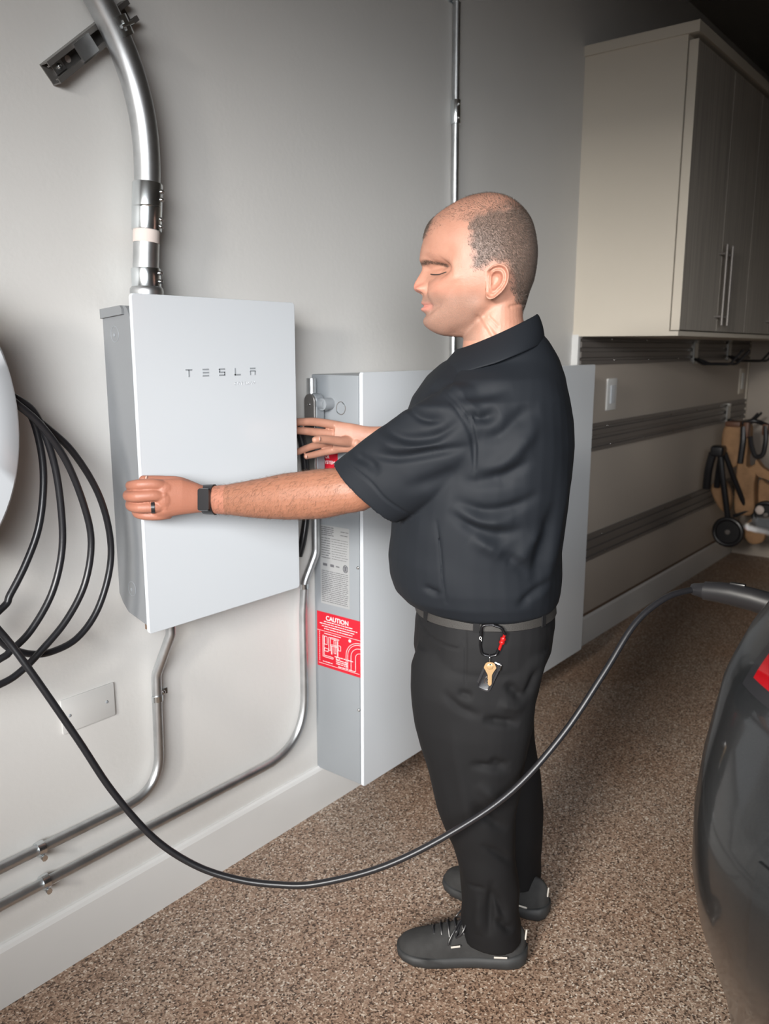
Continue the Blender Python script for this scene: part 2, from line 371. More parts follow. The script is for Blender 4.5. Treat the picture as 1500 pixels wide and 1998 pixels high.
def wheel(c, r):
    w = MB(so); cx, cy, cz = c
    w.tube([(cx, cy + r*math.cos(2*PI*k/36), cz + r*math.sin(2*PI*k/36)) for k in range(36)], .013, 10, closed=True); o = w.build('wheel', M['black_rubber'], st)
    h = MB(so); h.cyl((cx-.002, cy, cz), (cx+.02, cy, cz), r*.9, 28, .003); h.build('hub', M['black_plastic'], o)
    h = MB(so); h.cyl((cx-.014, cy, cz), (cx-.002, cy, cz), r*.2, 16, .003); h.build('axle_cap', M['rail'], o)
wheel((3.75, -.240, .334), .074); wheel((3.86, -.405, .435), .066)
pk = MB(so); pk.ell((3.835, -.376, .462), (.012, .024, .026), 14, 8); pk.build('pale_cap', M['tape'], st)

# ------------------------------------------------------------------ gateway (electrical box with a white glass cover)
go = (0.008, 0, .755)
gt = thing('electrical_gateway', 'wall mounted grey electrical box with white glass cover lettered TESLA', 'electrical box', go)
b = MB(go)
b.prism([(-.0, 1.418), (-.078, 1.424), (-.086, 1.418), (-.094, 1.40), (-.094, .755), (-.030, .772), (-.012, .790), (-.0, .81)], .008, .436, 'x')
b.build('body', M['grey_steel'], gt, smooth=False)
f = MB(go); f.prism([(0, 1.4185), (-.070, 1.4245), (-.076, 1.4175), (-.076, 1.407), (0, 1.40)], .002, .442, 'x'); f.build('top_flange', M['grey_steel'], gt, smooth=False)
cvr = MB(go); cvr.prism(rrect(0.0, .460, .740, 1.447, .008), -.113, -.104, 'y'); cv = cvr.build('glass_cover', M['white_glass'], gt, smooth=False, label='white glass front cover with TESLA lettering')
bv = cv.modifiers.new('b', 'BEVEL'); bv.width = .0018; bv.segments = 2; bv.limit_method = 'ANGLE'
bk = MB(go); bk.box((.012, -.104, .752), (.448, -.094, 1.435)); bk.build('cover_frame', M['grey_steel'], gt, smooth=False)
# lettering
def letters(M_, x, z, w, h, s, th, word, y):
    def hb(x0, x1, zz): M_.box((x0, y-.0006, zz-th/2), (x1, y, zz+th/2))
    def vb(xx, z0, z1): M_.box((xx-th/2, y-.0006, z0), (xx+th/2, y, z1))
    for ch in word:
        t_, m_, b_ = z+h/2-th/2, z, z-h/2+th/2
        if ch == 'T': hb(x, x+w, t_); vb(x+w/2, z-h/2, t_)
        if ch == 'E': hb(x, x+w, t_); hb(x, x+w, m_); hb(x, x+w, b_)
        if ch == 'S': hb(x, x+w, t_); hb(x, x+w, m_); hb(x, x+w, b_); vb(x+th/2, m_, t_); vb(x+w-th/2, b_, m_)
        if ch == 'L': vb(x+th/2, z-h/2, z+h/2); hb(x, x+w, b_)
        if ch == 'A': hb(x, x+w, t_); hb(x, x+w, m_+th*.3); vb(x+th/2, z-h/2, m_); vb(x+w-th/2, z-h/2, m_)
        if ch == 'G': hb(x, x+w, t_); hb(x, x+w, b_); vb(x+th/2, b_, t_); vb(x+w-th/2, b_, m_); hb(x+w*.5, x+w, m_)
        if ch == 'W': vb(x+th/2, b_, t_); vb(x+w-th/2, b_, t_); vb(x+w/2, b_, m_); hb(x, x+w, b_)
        if ch == 'Y': vb(x+w/2, b_, m_); vb(x+th/2, m_, t_); vb(x+w-th/2, m_, t_); hb(x, x+w, m_)
        x += s
for i, ch in enumerate('TESLA'):
    lg = MB(go); letters(lg, .1255 + .0458*i, 1.288, .0175, .0165, .0458, .0032, ch, -.1131); lg.build('letter', M['logo'], cv, smooth=False, label='grey letter ' + ch + ' of the TESLA lettering')
lg = MB(go); letters(lg, .262, 1.262, .0065, .0065, .0093, .0011, 'GATEWAY', -.1131); lg.build('small_lettering', M['logo_faint'], cv, smooth=False, label='faint small GATEWAY lettering')
for (yy, zz) in ((-.040, 1.368), (-.048, .828)):
    k = MB(go)
    ring = [(.0078, yy + .013*math.cos(2*PI*i/28), zz + .016*math.sin(2*PI*i/28)) for i in range(28)]
    k.tube(ring, .0007, 6, closed=True); k.ell((.0075, yy+.002, zz-.002), (.0012, .004, .004), 10, 6); k.build('knockout', M['grey_side'], gt)
k = MB(go); k.box((.02, -.085, .738), (.03, -.070, .765)); k.box((.02, -.085, .738), (.045, -.080, .765)); k.build('bottom_bracket', M['dark_brown'], gt, smooth=False)

# ------------------------------------------------------------------ two battery units side by side
def word_lines(m, x, y0, y1, z0, z1, rows, th, seed, sx=-1, dash=(.004, .016)):
    r = random.Random(seed)
    for i in range(rows):
        z = z1 - (z1-z0)*(i+.5)/rows; y = y0
        while y > y1 + .003:
            w = r.uniform(*dash); w = min(w, y - y1)
            m.box((x-.0003, y-w, z-th/2), (x, y, z+th/2)); y -= w + r.uniform(.001, .003)
def battery(x0, x1, label, detail):
    off = (x0, 0, .13); t = thing('battery_unit', label, 'home battery', off, 'white glass home batteries mounted side by side')
    b = MB(off); b.box((x0, -.165, .132), (x1, 0, 1.272), .004, 2); b.build('body', M['grey_side'], t)
    g = MB(off); g.prism(rrect(x0-.001, x1+.001, .130, 1.280, .006), -.179, -.168, 'y'); c = g.build('glass_front', M['white_glass'], t, smooth=False, label='white glass front')
    bv = c.modifiers.new('b', 'BEVEL'); bv.width = .0018; bv.segments = 2; bv.limit_method = 'ANGLE'
    if not detail: return t
    X = x0 - .0004
    k = MB(off)
    for i0, i1, mm in ((0, 28, 'grey'),):
        ring = [(X, -.105 + .0155*math.cos(2*PI*i/28), 1.186 + .0165*math.sin(2*PI*i/28)) for i in range(28)]
        k.tube(ring, .0011, 6, closed=True)
    kn = k.build('knockout', M['rail'], t)
    k = MB(off)
    for a0 in (20, 200):
        arc = [(X-.0006, -.105 - .0155*math.cos(R(a0+i*7)), 1.186 + .0165*math.sin(R(a0+i*7)*1)) for i in range(7)]
        k.tube(arc, .0018, 6)
    k.build('bright_tab', M['zinc'], kn)
    for yy, zz in ((-.161, .763), (-.162, .356)):
        s = MB(off); s.ell((x0-.001, yy, zz), (.003, .0045, .0045), 14, 8); s.build('screw', M['screw'], t)
    # specification label
    lb = MB(off); lb.box((x0-.0006, -.131, .640), (x0, -.025, .865)); L_ = lb.build('specification_label', M['label'], t, smooth=False, label='grey printed specification label')
    ink = MB(off); word_lines(ink, X-.0004, -.030, -.075, .835, .862, 5, .0022, 1); word_lines(ink, X-.0004, -.100, -.128, .838, .858, 2, .0018, 2)
    word_lines(ink, X-.0004, -.030, -.062, .770, .832, 9, .002, 3, dash=(.006, .02)); word_lines(ink, X-.0004, -.068, -.126, .770, .832, 9, .0012, 4, dash=(.003, .012))
    word_lines(ink, X-.0004, -.030, -.126, .645, .738, 17, .0016, 5); ink.box((X-.0009, -.050, .750), (X-.0004, -.035, .757)); ink.box((X-.0009, -.075, .750), (X-.0004, -.062, .757)); ink.box((X-.0009, -.095, .752), (X-.0004, -.083, .755))
    ring = [(X-.0006, -.117 + .008*math.cos(2*PI*i/20), .752 + .010*math.sin(2*PI*i/20)) for i in range(20)]; ink.tube(ring, .0012, 6, closed=True)
    ink.box((X-.0009, -.121, .745), (X-.0004, -.113, .759))
    ink.build('print', M['label_ink'], L_, smooth=False)
    # red caution sticker
    rd = MB(off); rd.box((x0-.0006, -.170, .452), (x0, -.009, .614)); S = rd.build('caution_sticker', M['red'], t, smooth=False, label='red CAUTION sticker')
    w = MB(off)
    word_lines(w, X-.0004, -.036, -.140, .5845, .5905, 1, .0022, 11); word_lines(w, X-.0004, -.020, -.158, .5775, .5835, 1, .0022, 12)
    word_lines(w, X-.0004, -.028, -.150, .5705, .5765, 1, .0022, 13); word_lines(w, X-.0004, -.036, -.140, .5635, .5695, 1, .0022, 14)
    w.box((X-.0009, -.169, .5585), (X-.0004, -.010, .5595))
    word_lines(w, X-.0004, -.036, -.100, .549, .556, 1, .0018, 15)
    for zz in np.arange(.468, .552, .006): w.box((X-.0009, -.019, zz), (X-.0004, -.0175, zz+.004))
    w.box((X-.0009, -.165, .461), (X-.0004, -.014, .462))
    # device drawing: blocks and triangles
    def q(y0, y1, z0, z1):
        for a_, b_, c_, d_ in ((y0, y1, z0, z0+.0014), (y0, y1, z1-.0014, z1), (y0, y0+.0014, z0, z1), (y1-.0014, y1, z0, z1)): w.box((X-.0009, -b_, c_), (X-.0004, -a_, d_))
    q(.030, .036, .482, .547); q(.036, .048, .520, .545); q(.036, .052, .500, .510); q(.034, .070, .482, .488); q(.052, .060, .505, .545); q(.072, .080, .500, .540)
    q(.060, .092, .541, .546); q(.060, .090, .520, .525); q(.062, .066, .495, .52); q(.084, .088, .492, .54); q(.088, .098, .512, .528); q(.080, .094, .485, .492)
    word_lines(w, X-.0004, -.075, -.142, .490, .4945, 1, .0022, 16); word_lines(w, X-.0004, -.080, -.122, .470, .486, 3, .0022, 17); word_lines(w, X-.0004, -.030, -.066, .4665, .4705, 1, .002, 18)
    word_lines(w, X-.0004, -.088, -.150, .4625, .4680, 1, .0022, 19)
    w.cyl((X-.0010, -.131, .5505), (X-.0004, -.131, .5505), .0045, 16)
    for rr, dy in ((.052, 0), (.034, 0), (.018, 0), (.046, 0)):
        arc = [(X-.0006, -.169 + (rr)*math.cos(a_)*1, .506 + rr*.85*math.sin(a_)) for a_ in [R(0+9*i) for i in range(11)]]
        w.tube([(X-.0006, arc[0][1], .466)] + arc, .0008, 6)
    w.build('print', M['white_ink'], S, smooth=False)
    txt_plate(t, S, 'CAUTION', .0185, (X-.0005, -.043, .5925), off, M['white_ink'])
    rs = MB(off); rs.box((x0-.0006, -.092, 1.020), (x0, -.020, 1.075)); S2 = rs.build('warning_sticker', M['red'], t, smooth=False, label='small red warning sticker')
    txt_plate(t, S2, 'FOR', .011, (X-.0005, -.042, 1.050), off, M['white_ink']); txt_plate(t, S2, 'SYSTEM', .0125, (X-.0005, -.040, 1.035), off, M['white_ink'])
    return t
def txt_plate(root, parent, text, size, loc, off, m):
    """lettering lying on a surface that faces -x"""
    cu_ = bpy.data.curves.new('txt', 'FONT'); cu_.body = text; cu_.size = size; cu_.extrude = .0002; cu_.offset = size*.02
    to = bpy.data.objects.new('txt', cu_); COL.objects.link(to)
    dg = bpy.context.evaluated_depsgraph_get(); me = bpy.data.meshes.new_from_object(to.evaluated_get(dg))
    bpy.data.objects.remove(to, do_unlink=True)
    for v in me.vertices:
        x, y, z = v.co; v.co = Vector((loc[0] - z, loc[1] - x, loc[2] + y)) - Vector(off)
    o = obj('lettering', me, None, parent); me.materials.clear(); me.materials.append(m); return o
battery(.634, 1.315, 'white glass home battery with red CAUTION sticker on its grey side', True)
battery(1.380, 2.030, 'white glass home battery behind the man, beside the tan panel', False)

# ------------------------------------------------------------------ conduits
def strap(off, p, d, r, parent, name='strap', nrm=(0, -1, 0), screw=True, side=1):
    """one-hole strap around a pipe at p with direction d, standing on the wall y=0"""
    p = Vector(p); d = Vector(d).normalized(); m = MB(off); u = d.cross(Vector(nrm)).normalized()
    w = .014
    rings = []
    for k in range(15):
        a = R(-95 + 190*k/14)
        c_ = p + (Vector(nrm)*math.cos(a) + u*math.sin(a))*(r+.0015)
        rings.append(c_)
    for i in range(len(rings)-1): m.bar(rings[i], rings[i+1], w, .0025, up=(rings[i]-p))
    e = p + u*side*(r+.001); m.bar((e.x, p.y, e.z), (e.x, -.0015, e.z), w, .0025, up=(0, 0, 1)) if abs(u.x) < .5 else m.box((e.x-.00125, -.001, e.z-w/2), (e.x+.00125, p.y, e.z+w/2)); e.y = -.0015
    m.bar((e.x, -.0015, e.z), (e.x + u.x*side*.030, -.0015, e.z + u.z*side*.030), w, .003, up=(0, 1, 0))
    o = m.build(name, M['zinc'], parent, smooth=False)
    if screw:
        s = MB(off); c = e + u*side*.016; s.ell((c.x, -.006, c.z), (.006, .005, .006), 12, 8); s.build('screw', M['screw'], o)
    return o
def clamp(off, p, d, r, parent):
    p = Vector(p); d = Vector(d).normalized(); m = MB(off)
    m.tube([p - d*.008, p - d*.0078, p + d*.0078, p + d*.008], [r+.001, r+.004, r+.004, r+.001], 18)
    o = m.build('pipe_clamp', M['zinc'], parent); u = d.cross(Vector((0, -1, 0))).normalized()
    if u.z > 0: u = -u
    s = MB(off); c = p + u*(r+.004) + Vector((0, -.004, 0)); s.cyl(c - Vector((0, .010, 0)), c + Vector((0, .012, 0)), .005, 10); s.cyl(c - Vector((0, .014, 0)), c - Vector((0, .010, 0)), .0065, 8)
    s.build('screw', M['zinc'], o); return o
# large conduit curving up from the gateway
off = (.085, -.055, 1.42)
t = thing('large_conduit', 'thick galvanised conduit curving up from the top of the gateway box', 'conduit', off)
PY = -.052
big = spline([(.083, PY, 1.50), (.094, PY, 1.62), (.100, PY, 1.73), (.090, PY, 1.82), (.060, PY, 1.905), (.010, PY, 1.985), (-.055, PY, 2.06), (-.14, PY, 2.13), (-.25, PY, 2.20), (-.55, PY, 2.36), (-1.0, PY, 2.60), (-1.6, PY, 2.92)], 12)
MB(off).tube([(.083, PY, 1.43), (.083, PY, 1.50)] + big[1:], .0265, 28).build('pipe', M['galv'], t)
def band(z0, z1, r, name, m, bev=.0015):
    b = MB(off); dx = (z0-1.50)*.09 if z0 > 1.5 else 0
    b.cyl((.083+dx, PY, z0), (.083 + (max(z1-1.5, 0))*.09, PY, z1), r, 32, bev); return b.build(name, m, t)
cp = band(1.578, 1.672, .0305, 'coupling', M['zinc'])
g = MB(off); g.tube([(.0940, PY, 1.6235), (.0940, PY, 1.6250), (.0940, PY, 1.6265)], [.0305, .0312, .0305], 32); g.build('ridge', M['zinc'], cp)
band(1.553, 1.578, .0272, 'tape_wrap', M['tape'], .0005)
c2 = band(1.462, 1.503, .0300, 'connector', M['zinc'])
b = MB(off); b.tube([(.083, PY, 1.440), (.083, PY, 1.441), (.083, PY, 1.455), (.083, PY, 1.462), (.083, PY, 1.466)], [.028, .033, .0345, .0335, .030], 32); b.build('lock_nut', M['galv'], t)
b = MB(off); b.cyl((.083, PY, 1.4235), (.083, PY, 1.441), .0325, 32, .002); b.build('threaded_hub', M['grey_steel'], t)
for z in (1.655, 1.639, 1.600, 1.586):
    s = MB(off); dx = (z-1.5)*.09
    for d in (0, .006): s.ell((.083+dx+.014+d*.9, PY-.0275+d*.45, z), (.004, .004, .0045), 10, 8)
    s.build('screw', M['screw'], cp)
for z in (1.493, 1.476):
    s = MB(off)
    for d in (0, .006): s.ell((.083+.014+d*.9, PY-.0275+d*.45, z), (.004, .004, .0045), 10, 8)
    s.build('screw', M['screw'], c2)
# strut channel with clamp
so2 = (.005, 0, 1.93)
t = thing('strut_channel', 'short steel strut channel on the wall clamping the thick conduit', 'pipe bracket', so2)
dx = Vector((.173, 0, .150)).normalized(); nz = Vector((-dx.z, 0, dx.x)); c0 = Vector((-.080, 0, 1.845)); L = .245
m = MB(so2)
def P_(l, w, y): return c0 + dx*l + nz*w + Vector((0, y, 0))
for (w0, w1, y0, y1) in ((-.0205, .0205, -.0025, 0), (-.0205, -.018, -.024, 0), (.018, .0205, -.024, 0), (-.0205, -.011, -.026, -.0235), (.011, .0205, -.026, -.0235), (-.0135, -.011, -.0235, -.018), (.011, .0135, -.0235, -.018)):
    V = [P_(l, w, y) for l in (0, L) for w, y in ((w0, y0), (w1, y0), (w1, y1), (w0, y1))]
    m.add(V, [(0,1,2,3),(7,6,5,4),(0,4,5,1),(1,5,6,2),(2,6,7,3),(3,7,4,0)], False)
m.build('channel', M['strut'], t, smooth=False)
for l in (.030, .215):
    w_ = MB(so2); V = [P_(l-.013, -.010, -.006), P_(l+.013, -.010, -.006), P_(l+.013, .010, -.006), P_(l-.013, .010, -.006), P_(l-.013, -.010, -.0026), P_(l+.013, -.010, -.0026), P_(l+.013, .010, -.0026), P_(l-.013, .010, -.0026)]
    w_.add(V, [(0,1,2,3),(7,6,5,4),(0,4,5,1),(1,5,6,2),(2,6,7,3),(3,7,4,0)], False); ww = w_.build('washer', M['galv'], t, smooth=False)
    s = MB(so2); s.ell(P_(l, 0, -.008), (.006, .005, .006), 12, 8); s.build('screw', M['zinc'], ww)
hl = MB(so2); hl.cyl(P_(.060, 0, -.0032), P_(.060, 0, -.0026), .0065, 16); hl.build('slot_hole', M['tape'], t)
cc = Vector((.043, PY, 1.948)); m = MB(so2)
pd = Vector((-.50, 0, .86)).normalized(); uu = Vector((pd.z, 0, -pd.x))
m.tube([cc - pd*.018, cc - pd*.0178, cc - pd*.008, cc, cc + pd*.008, cc + pd*.0178, cc + pd*.018], [.0268, .0292, .0292, .0285, .0292, .0292, .0268], 32)
cl = m.build('pipe_clamp', M['zinc'], t)
s = MB(so2); s.cyl(cc + Vector((0, -.0325, 0)) - uu*.012, cc + uu*.020 + Vector((0, -.0325, 0)), .0035, 10); s.bar(cc + uu*.002 + Vector((0, -.030, 0)) - pd*.009, cc + uu*.002 + Vector((0, -.030, 0)) + pd*.009, .010, .008, up=(0, -1, 0)); s.build('screw', M['zinc'], cl)
m = MB(so2)
V = [P_(l, w, y) for l in (.070, .115) for w, y in ((-.017, -.030), (.017, -.030), (.017, -.0262), (-.017, -.0262))]
m.add(V, [(0,1,2,3),(7,6,5,4),(0,4,5,1),(1,5,6,2),(2,6,7,3),(3,7,4,0)], False); m.build('saddle', M['galv'], t, smooth=False)

# thin conduit above the batteries
off = (1.29, -.016, 1.28)
t = thing('ceiling_conduit', 'thin galvanised conduit running straight up the wall behind the man', 'conduit', off)
MB(off).tube([(1.294, -.016, 1.281), (1.283, -.016, 2.05), (1.272, -.016, 2.94)], .0115, 16).build('pipe', M['galv'], t)
b = MB(off); b.cyl((1.284, -.016, 2.02), (1.283, -.016, 2.09), .0155, 20, .002); cpl = b.build('coupling', M['zinc'], t)
for z in (2.035, 2.075):
    s = MB(off); s.ell((1.275, -.033, z), (.004, .004, .004), 10, 6); s.build('screw', M['screw'], cpl)
s = MB(off); s.box((1.255, -.004, 2.36), (1.31, 0, 2.385)); s.tube([(1.277, -.016, 2.362), (1.277, -.016, 2.363), (1.277, -.016, 2.382), (1.277, -.016, 2.383)], [.0118, .0135, .0135, .0118], 18); s.build('strap', M['zinc'], t)

# conduit from the bottom of the gateway
off = (.09, -.03, .66)
t = thing('lower_conduit', 'galvanised conduit from under the gateway box, upper of two bending left', 'conduit', off)
CY = -.020
pts = fillet([(.100, CY-.032, .754), (.100, CY-.032, .70), (.078, CY, .60), (.076, CY, .51), (.072, CY, .315), (-2.2, CY, .315)], [.03, .05, .3, .135], 12)
MB(off).tube(pts, .0115, 18).build('pipe', M['galv'], t)
strap(off, (.0765, CY, .545), (0, 0, 1), .0115, t, side=1); clamp(off, (-.232, CY, .315), (1, 0, 0), .0115, t)
# conduit from the side of the battery
off = (.57, -.03, .60)
t = thing('battery_conduit', 'galvanised conduit from the battery side fitting, lower of two bending left', 'conduit', off)
pts = fillet([(.606, -.036, 1.03), (.606, -.034, .79), (.569, -.026, .715), (.566, CY, .62), (.566, CY, .233), (-2.2, CY, .236)], [.06, .06, .2, .16], 12)
MB(off).tube(pts, .0115, 18).build('pipe', M['galv'], t)
strap(off, (.568, CY-.003, .703), (0, 0, 1), .0115, t, side=1, screw=True); clamp(off, (-.228, CY, .236), (1, 0, 0), .0115, t)
fb = MB(off); prof = []
for k in range(9):
    a = R(180*k/8); prof.append((-.036 + .0185*math.cos(a), 1.205 + .0185*math.sin(a)))
prof = [(-.0175, 1.02)] + prof + [(-.0545, 1.02)]
def inset(P, c, s): return [((u-c[0])*s + c[0], (v-c[1])*s + c[1]) for u, v in P]
fb.prism(prof, .594, .626, 'x'); fbo = fb.build('conduit_body', M['grey_side'], t, smooth=False)
bv = fbo.modifiers.new('b', 'BEVEL'); bv.width = .004; bv.segments = 3; bv.limit_method = 'ANGLE'
fc = MB(off); fc.prism(inset(prof, (-.036, 1.11), 1.0), .586, .594, 'x'); fc2 = fc.build('cover_plate', M['strut'], fbo, smooth=False)
bv = fc2.modifiers.new('b', 'BEVEL'); bv.width = .0025; bv.segments = 3; bv.limit_method = 'ANGLE'
fs = MB(off); fs.ell((.5855, -.036, 1.195), (.002, .004, .004), 10, 6); fs.build('screw', M['screw'], fc2)
hb_ = MB(off); hb_.tube([(.60, -.068, 1.196), (.634, -.068, 1.196)], .016, 18); hb_.tube([(.61, -.045, 1.196), (.61, -.075, 1.196)], .016, 16); hb_.build('side_hub', M['grey_side'], t)
up = MB(off); up.tube([(.618, -.016, 1.20), (.618, -.016, 1.262)], .013, 16); up.build('top_stub', M['galv'], t)
# black flexible cable tucked beside the battery
m = MB(); m.tube(spline([(.545, -.016, 1.16), (.568, -.030, 1.08), (.575, -.030, .92), (.562, -.030, .84), (.552, -.022, .79)], 8), .010, 12)
tag(m.build('black_wire', M['black_rubber']), 'short black cable hanging on the wall between gateway and battery', 'cable')

# ------------------------------------------------------------------ wall charger and its coiled cable
off = (-.42, 0, 1.215)
t = thing('wall_charger', 'rounded glass faced wall charger at the left edge of the photo', 'wall charger', off)
def oval(a, c, y, n=64, p=2.0): return [(-.42 + a*math.copysign(abs(math.cos(2*PI*k/n))**(2/p), math.cos(2*PI*k/n)), y, 1.215 + c*math.copysign(abs(math.sin(2*PI*k/n))**(2/p), math.sin(2*PI*k/n))) for k in range(n)]
m = MB(off); m.loft([oval(.10, .19, 0), oval(.10, .19, -.12)]); m.build('body', M['black_plastic'], t)
m = MB(off); m.loft([oval(.150, .243, -.130), oval(.1545, .248, -.133), oval(.1545, .248, -.140), oval(.150, .243, -.144), oval(.10, .17, -.150), oval(.03, .05, -.152)]); m.build('glass_face', M['white_glass'], t)
m = MB(off); m.loft([oval(.1552, .2487, -.1295), oval(.1557, .2492, -.1335), oval(.150, .243, -.1335)], caps=True); m.loft([oval(.11, .2, -.118), oval(.15, .243, -.1295)]); m.build('rim', M['black_plastic'], t)
S0 = [(-0.251, -0.09, 1.258), (-0.215, -0.09, 1.219), (-0.2, -0.09, 1.151), (-0.201, -0.09, 1.083), (-0.217, -0.09, 1.007), (-0.248, -0.09, 0.943), (-0.283, -0.09, 0.891), (-0.304, -0.09, 0.867)]
S1 = [(-0.261, -0.11, 1.259), (-0.216, -0.11, 1.22), (-0.188, -0.11, 1.132), (-0.18, -0.11, 1.033), (-0.186, -0.11, 0.954), (-0.213, -0.11, 0.879), (-0.26, -0.11, 0.819), (-0.302, -0.11, 0.791), (-0.322, -0.11, 0.782)]
S2 = [(-0.27, -0.125, 1.253), (-0.216, -0.125, 1.202), (-0.171, -0.125, 1.131), (-0.14, -0.125, 1.039), (-0.131, -0.125, 0.966), (-0.151, -0.125, 0.888), (-0.195, -0.125, 0.826), (-0.251, -0.125, 0.78), (-0.294, -0.125, 0.752), (-0.334, -0.125, 0.74)]
S3 = [(-0.259, -0.105, 1.257), (-0.204, -0.105, 1.205), (-0.146, -0.105, 1.147), (-0.097, -0.105, 1.061), (-0.076, -0.105, 0.974), (-0.081, -0.105, 0.9), (-0.115, -0.105, 0.822), (-0.164, -0.105, 0.776), (-0.22, -0.105, 0.764), (-0.261, -0.105, 0.772), (-0.299, -0.105, 0.794), (-0.317, -0.105, 0.814)]
def closing(zb, y, k): return [(-.42, y, zb), (-.54, y, zb+.06), (-.60 - .01*k, y, 1.0), (-.58, y, 1.15), (-.52, -.085, 1.30), (-.42, -.085, 1.345 + .002*k), (-.33, -.085, 1.310)]
path = [(-.42, -.06, 1.12), (-.48, -.06, 1.22), (-.42, -.07, 1.335), (-.33, -.08, 1.30)] + S0 + closing(.81, -.09, 0) + S1 + closing(.755, -.10, 1) + S3 + [(-.36, -.11, .86), (-.46, -.12, .92), (-.56, -.12, 1.0), (-.57, -.11, 1.15), (-.52, -.10, 1.29), (-.42, -.095, 1.348), (-.33, -.105, 1.315)] + S2 + [(-.42, -.125, .735), (-.50, -.12, .80), (-.52, -.12, .90), (-.46, -.125, .955), (-.39, -.135, .925)]
RUN = [(-0.3327, -0.1403, 0.844), (-0.298, -0.1701, 0.765), (-0.2446, -0.2163, 0.6286), (-0.2016, -0.2543, 0.5138), (-0.15, -0.3021, 0.4103), (-0.0969, -0.3554, 0.3461), (-0.045, -0.4145, 0.3131), (0.004, -0.4787, 0.3018), (0.0504, -0.5457, 0.3077), (0.1368, -0.6444, 0.3415), (0.2301, -0.7378, 0.4042), (0.3274, -0.8175, 0.4805), (0.4199, -0.8777, 0.5859), (0.5027, -0.9217, 0.7012), (0.5698, -0.9533, 0.793), (0.6351, -0.9898, 0.8376), (0.6995, -1.0249, 0.847)]
off = (-.33, -.14, .84)
t = thing('charging_cable', 'black charging cable coiled by the wall charger and plugged into the car', 'charging cable', off)
MB(off).tube(spline(path + RUN, 7), .0068, 12).build('cable', M['black_rubber'], t)
hx, hz = .6995, .847
hd = MB(off)
def hring(y, x, z, rx, rz, n=24): return [(x + rx*math.cos(2*PI*k/n), y, z + rz*math.sin(2*PI*k/n)) for k in range(n)]
hd.loft([hring(-1.018, hx, hz, 0.0090, 0.0100), hring(-1.022, hx, hz, 0.0115, 0.0125), hring(-1.045, hx, hz+.001, 0.0150, 0.0168), hring(-1.0452, hx, hz+.001, 0.0168, 0.0198), hring(-1.075, hx, hz+.003, 0.0174, 0.0216), hring(-1.10, hx, hz+.003, 0.0180, 0.0234),
         hring(-1.14, hx, hz-.000, 0.0186, 0.0240), hring(-1.18, hx, hz-.006, 0.0204, 0.0258), hring(-1.205, hx, hz-.012, 0.0228, 0.0300), hring(-1.235, hx, hz-.014, 0.0288, 0.0360), hring(-1.255, hx, hz-.014, 0.0288, 0.0360)])
h = hd.build('plug_handle', M['black_plastic'], t)
bt = MB(off); bt.box((hx-.006, -1.125, hz+.0225), (hx+.006, -1.095, hz+.0285), .002, 2); bt.build('button', M['black_rubber'], h)

# ------------------------------------------------------------------ car, only its rear left corner is in view
co = (.1, -1.22, 0)
ct = thing('car', 'dark metallic grey car whose rear corner stands at the right edge', 'car', co)
YC = -2.19
lev = [(.14, .06, .93), (.22, .0, .955), (.31, -.03, .965), (.44, -.115, .972), (.54, -.19, .972), (.63, -.235, .972), (.72, -.245, .972), (.785, -.23, .970), (.84, -.185, .970), (.875, -.175, .966), (.90, -.17, .958), (.935, -.13, .948), (.96, -.02, .94), (1.00, .05, .915), (1.05, .05, .90), (1.10, .03, .885), (1.15, .0, .86)]
def carring(z, xr, hw, L=.50, n=26):
    P = []
    for k in range(n+1):
        a = PI/2*k/n; P.append((xr + L - L*math.sin(a)**(2/2.6), YC + hw*math.cos(a)**(2/3.2) if k < n else YC, z))
    half = P
    full = half + [(x, 2*YC - y, z) for x, y, z in reversed(half[:-1])]
    return full + [(4.4, YC-hw*.85, z), (4.4, YC+hw*.85, z)]
m = MB(co); m.loft([carring(*l) for l in lev]); body = m.build('body', M['car_paint'], ct, angle=50)
m = MB(co)
cab = [(1.145, .10, .78), (1.20, .45, .74), (1.32, 1.0, .68), (1.41, 1.6, .60), (1.435, 2.0, .50)]
m.loft([[(x if x < 3 else 3.9 - (z-1.145)*2.2, y, z) for x, y, z in carring(z, xr, hw, .35)] for z, xr, hw in cab]); m.build('cabin_glass', M['car_glass'], ct)
def surf(z):
    for (z0, x0, w0), (z1, x1, w1) in zip(lev, lev[1:]):
        if z0 <= z <= z1:
            f_ = (z-z0)/(z1-z0); return x0 + (x1-x0)*f_, w0 + (w1-w0)*f_
    return lev[-1][1:]
def skin(z, k, d=.003, L=.50):
    xr, hw = surf(z); a = PI/2*k; x = xr + L - L*math.sin(a)**(2/2.6); y = YC + hw*math.cos(a)**(2/3.2)
    return Vector((x - d, y + d*.6, z))
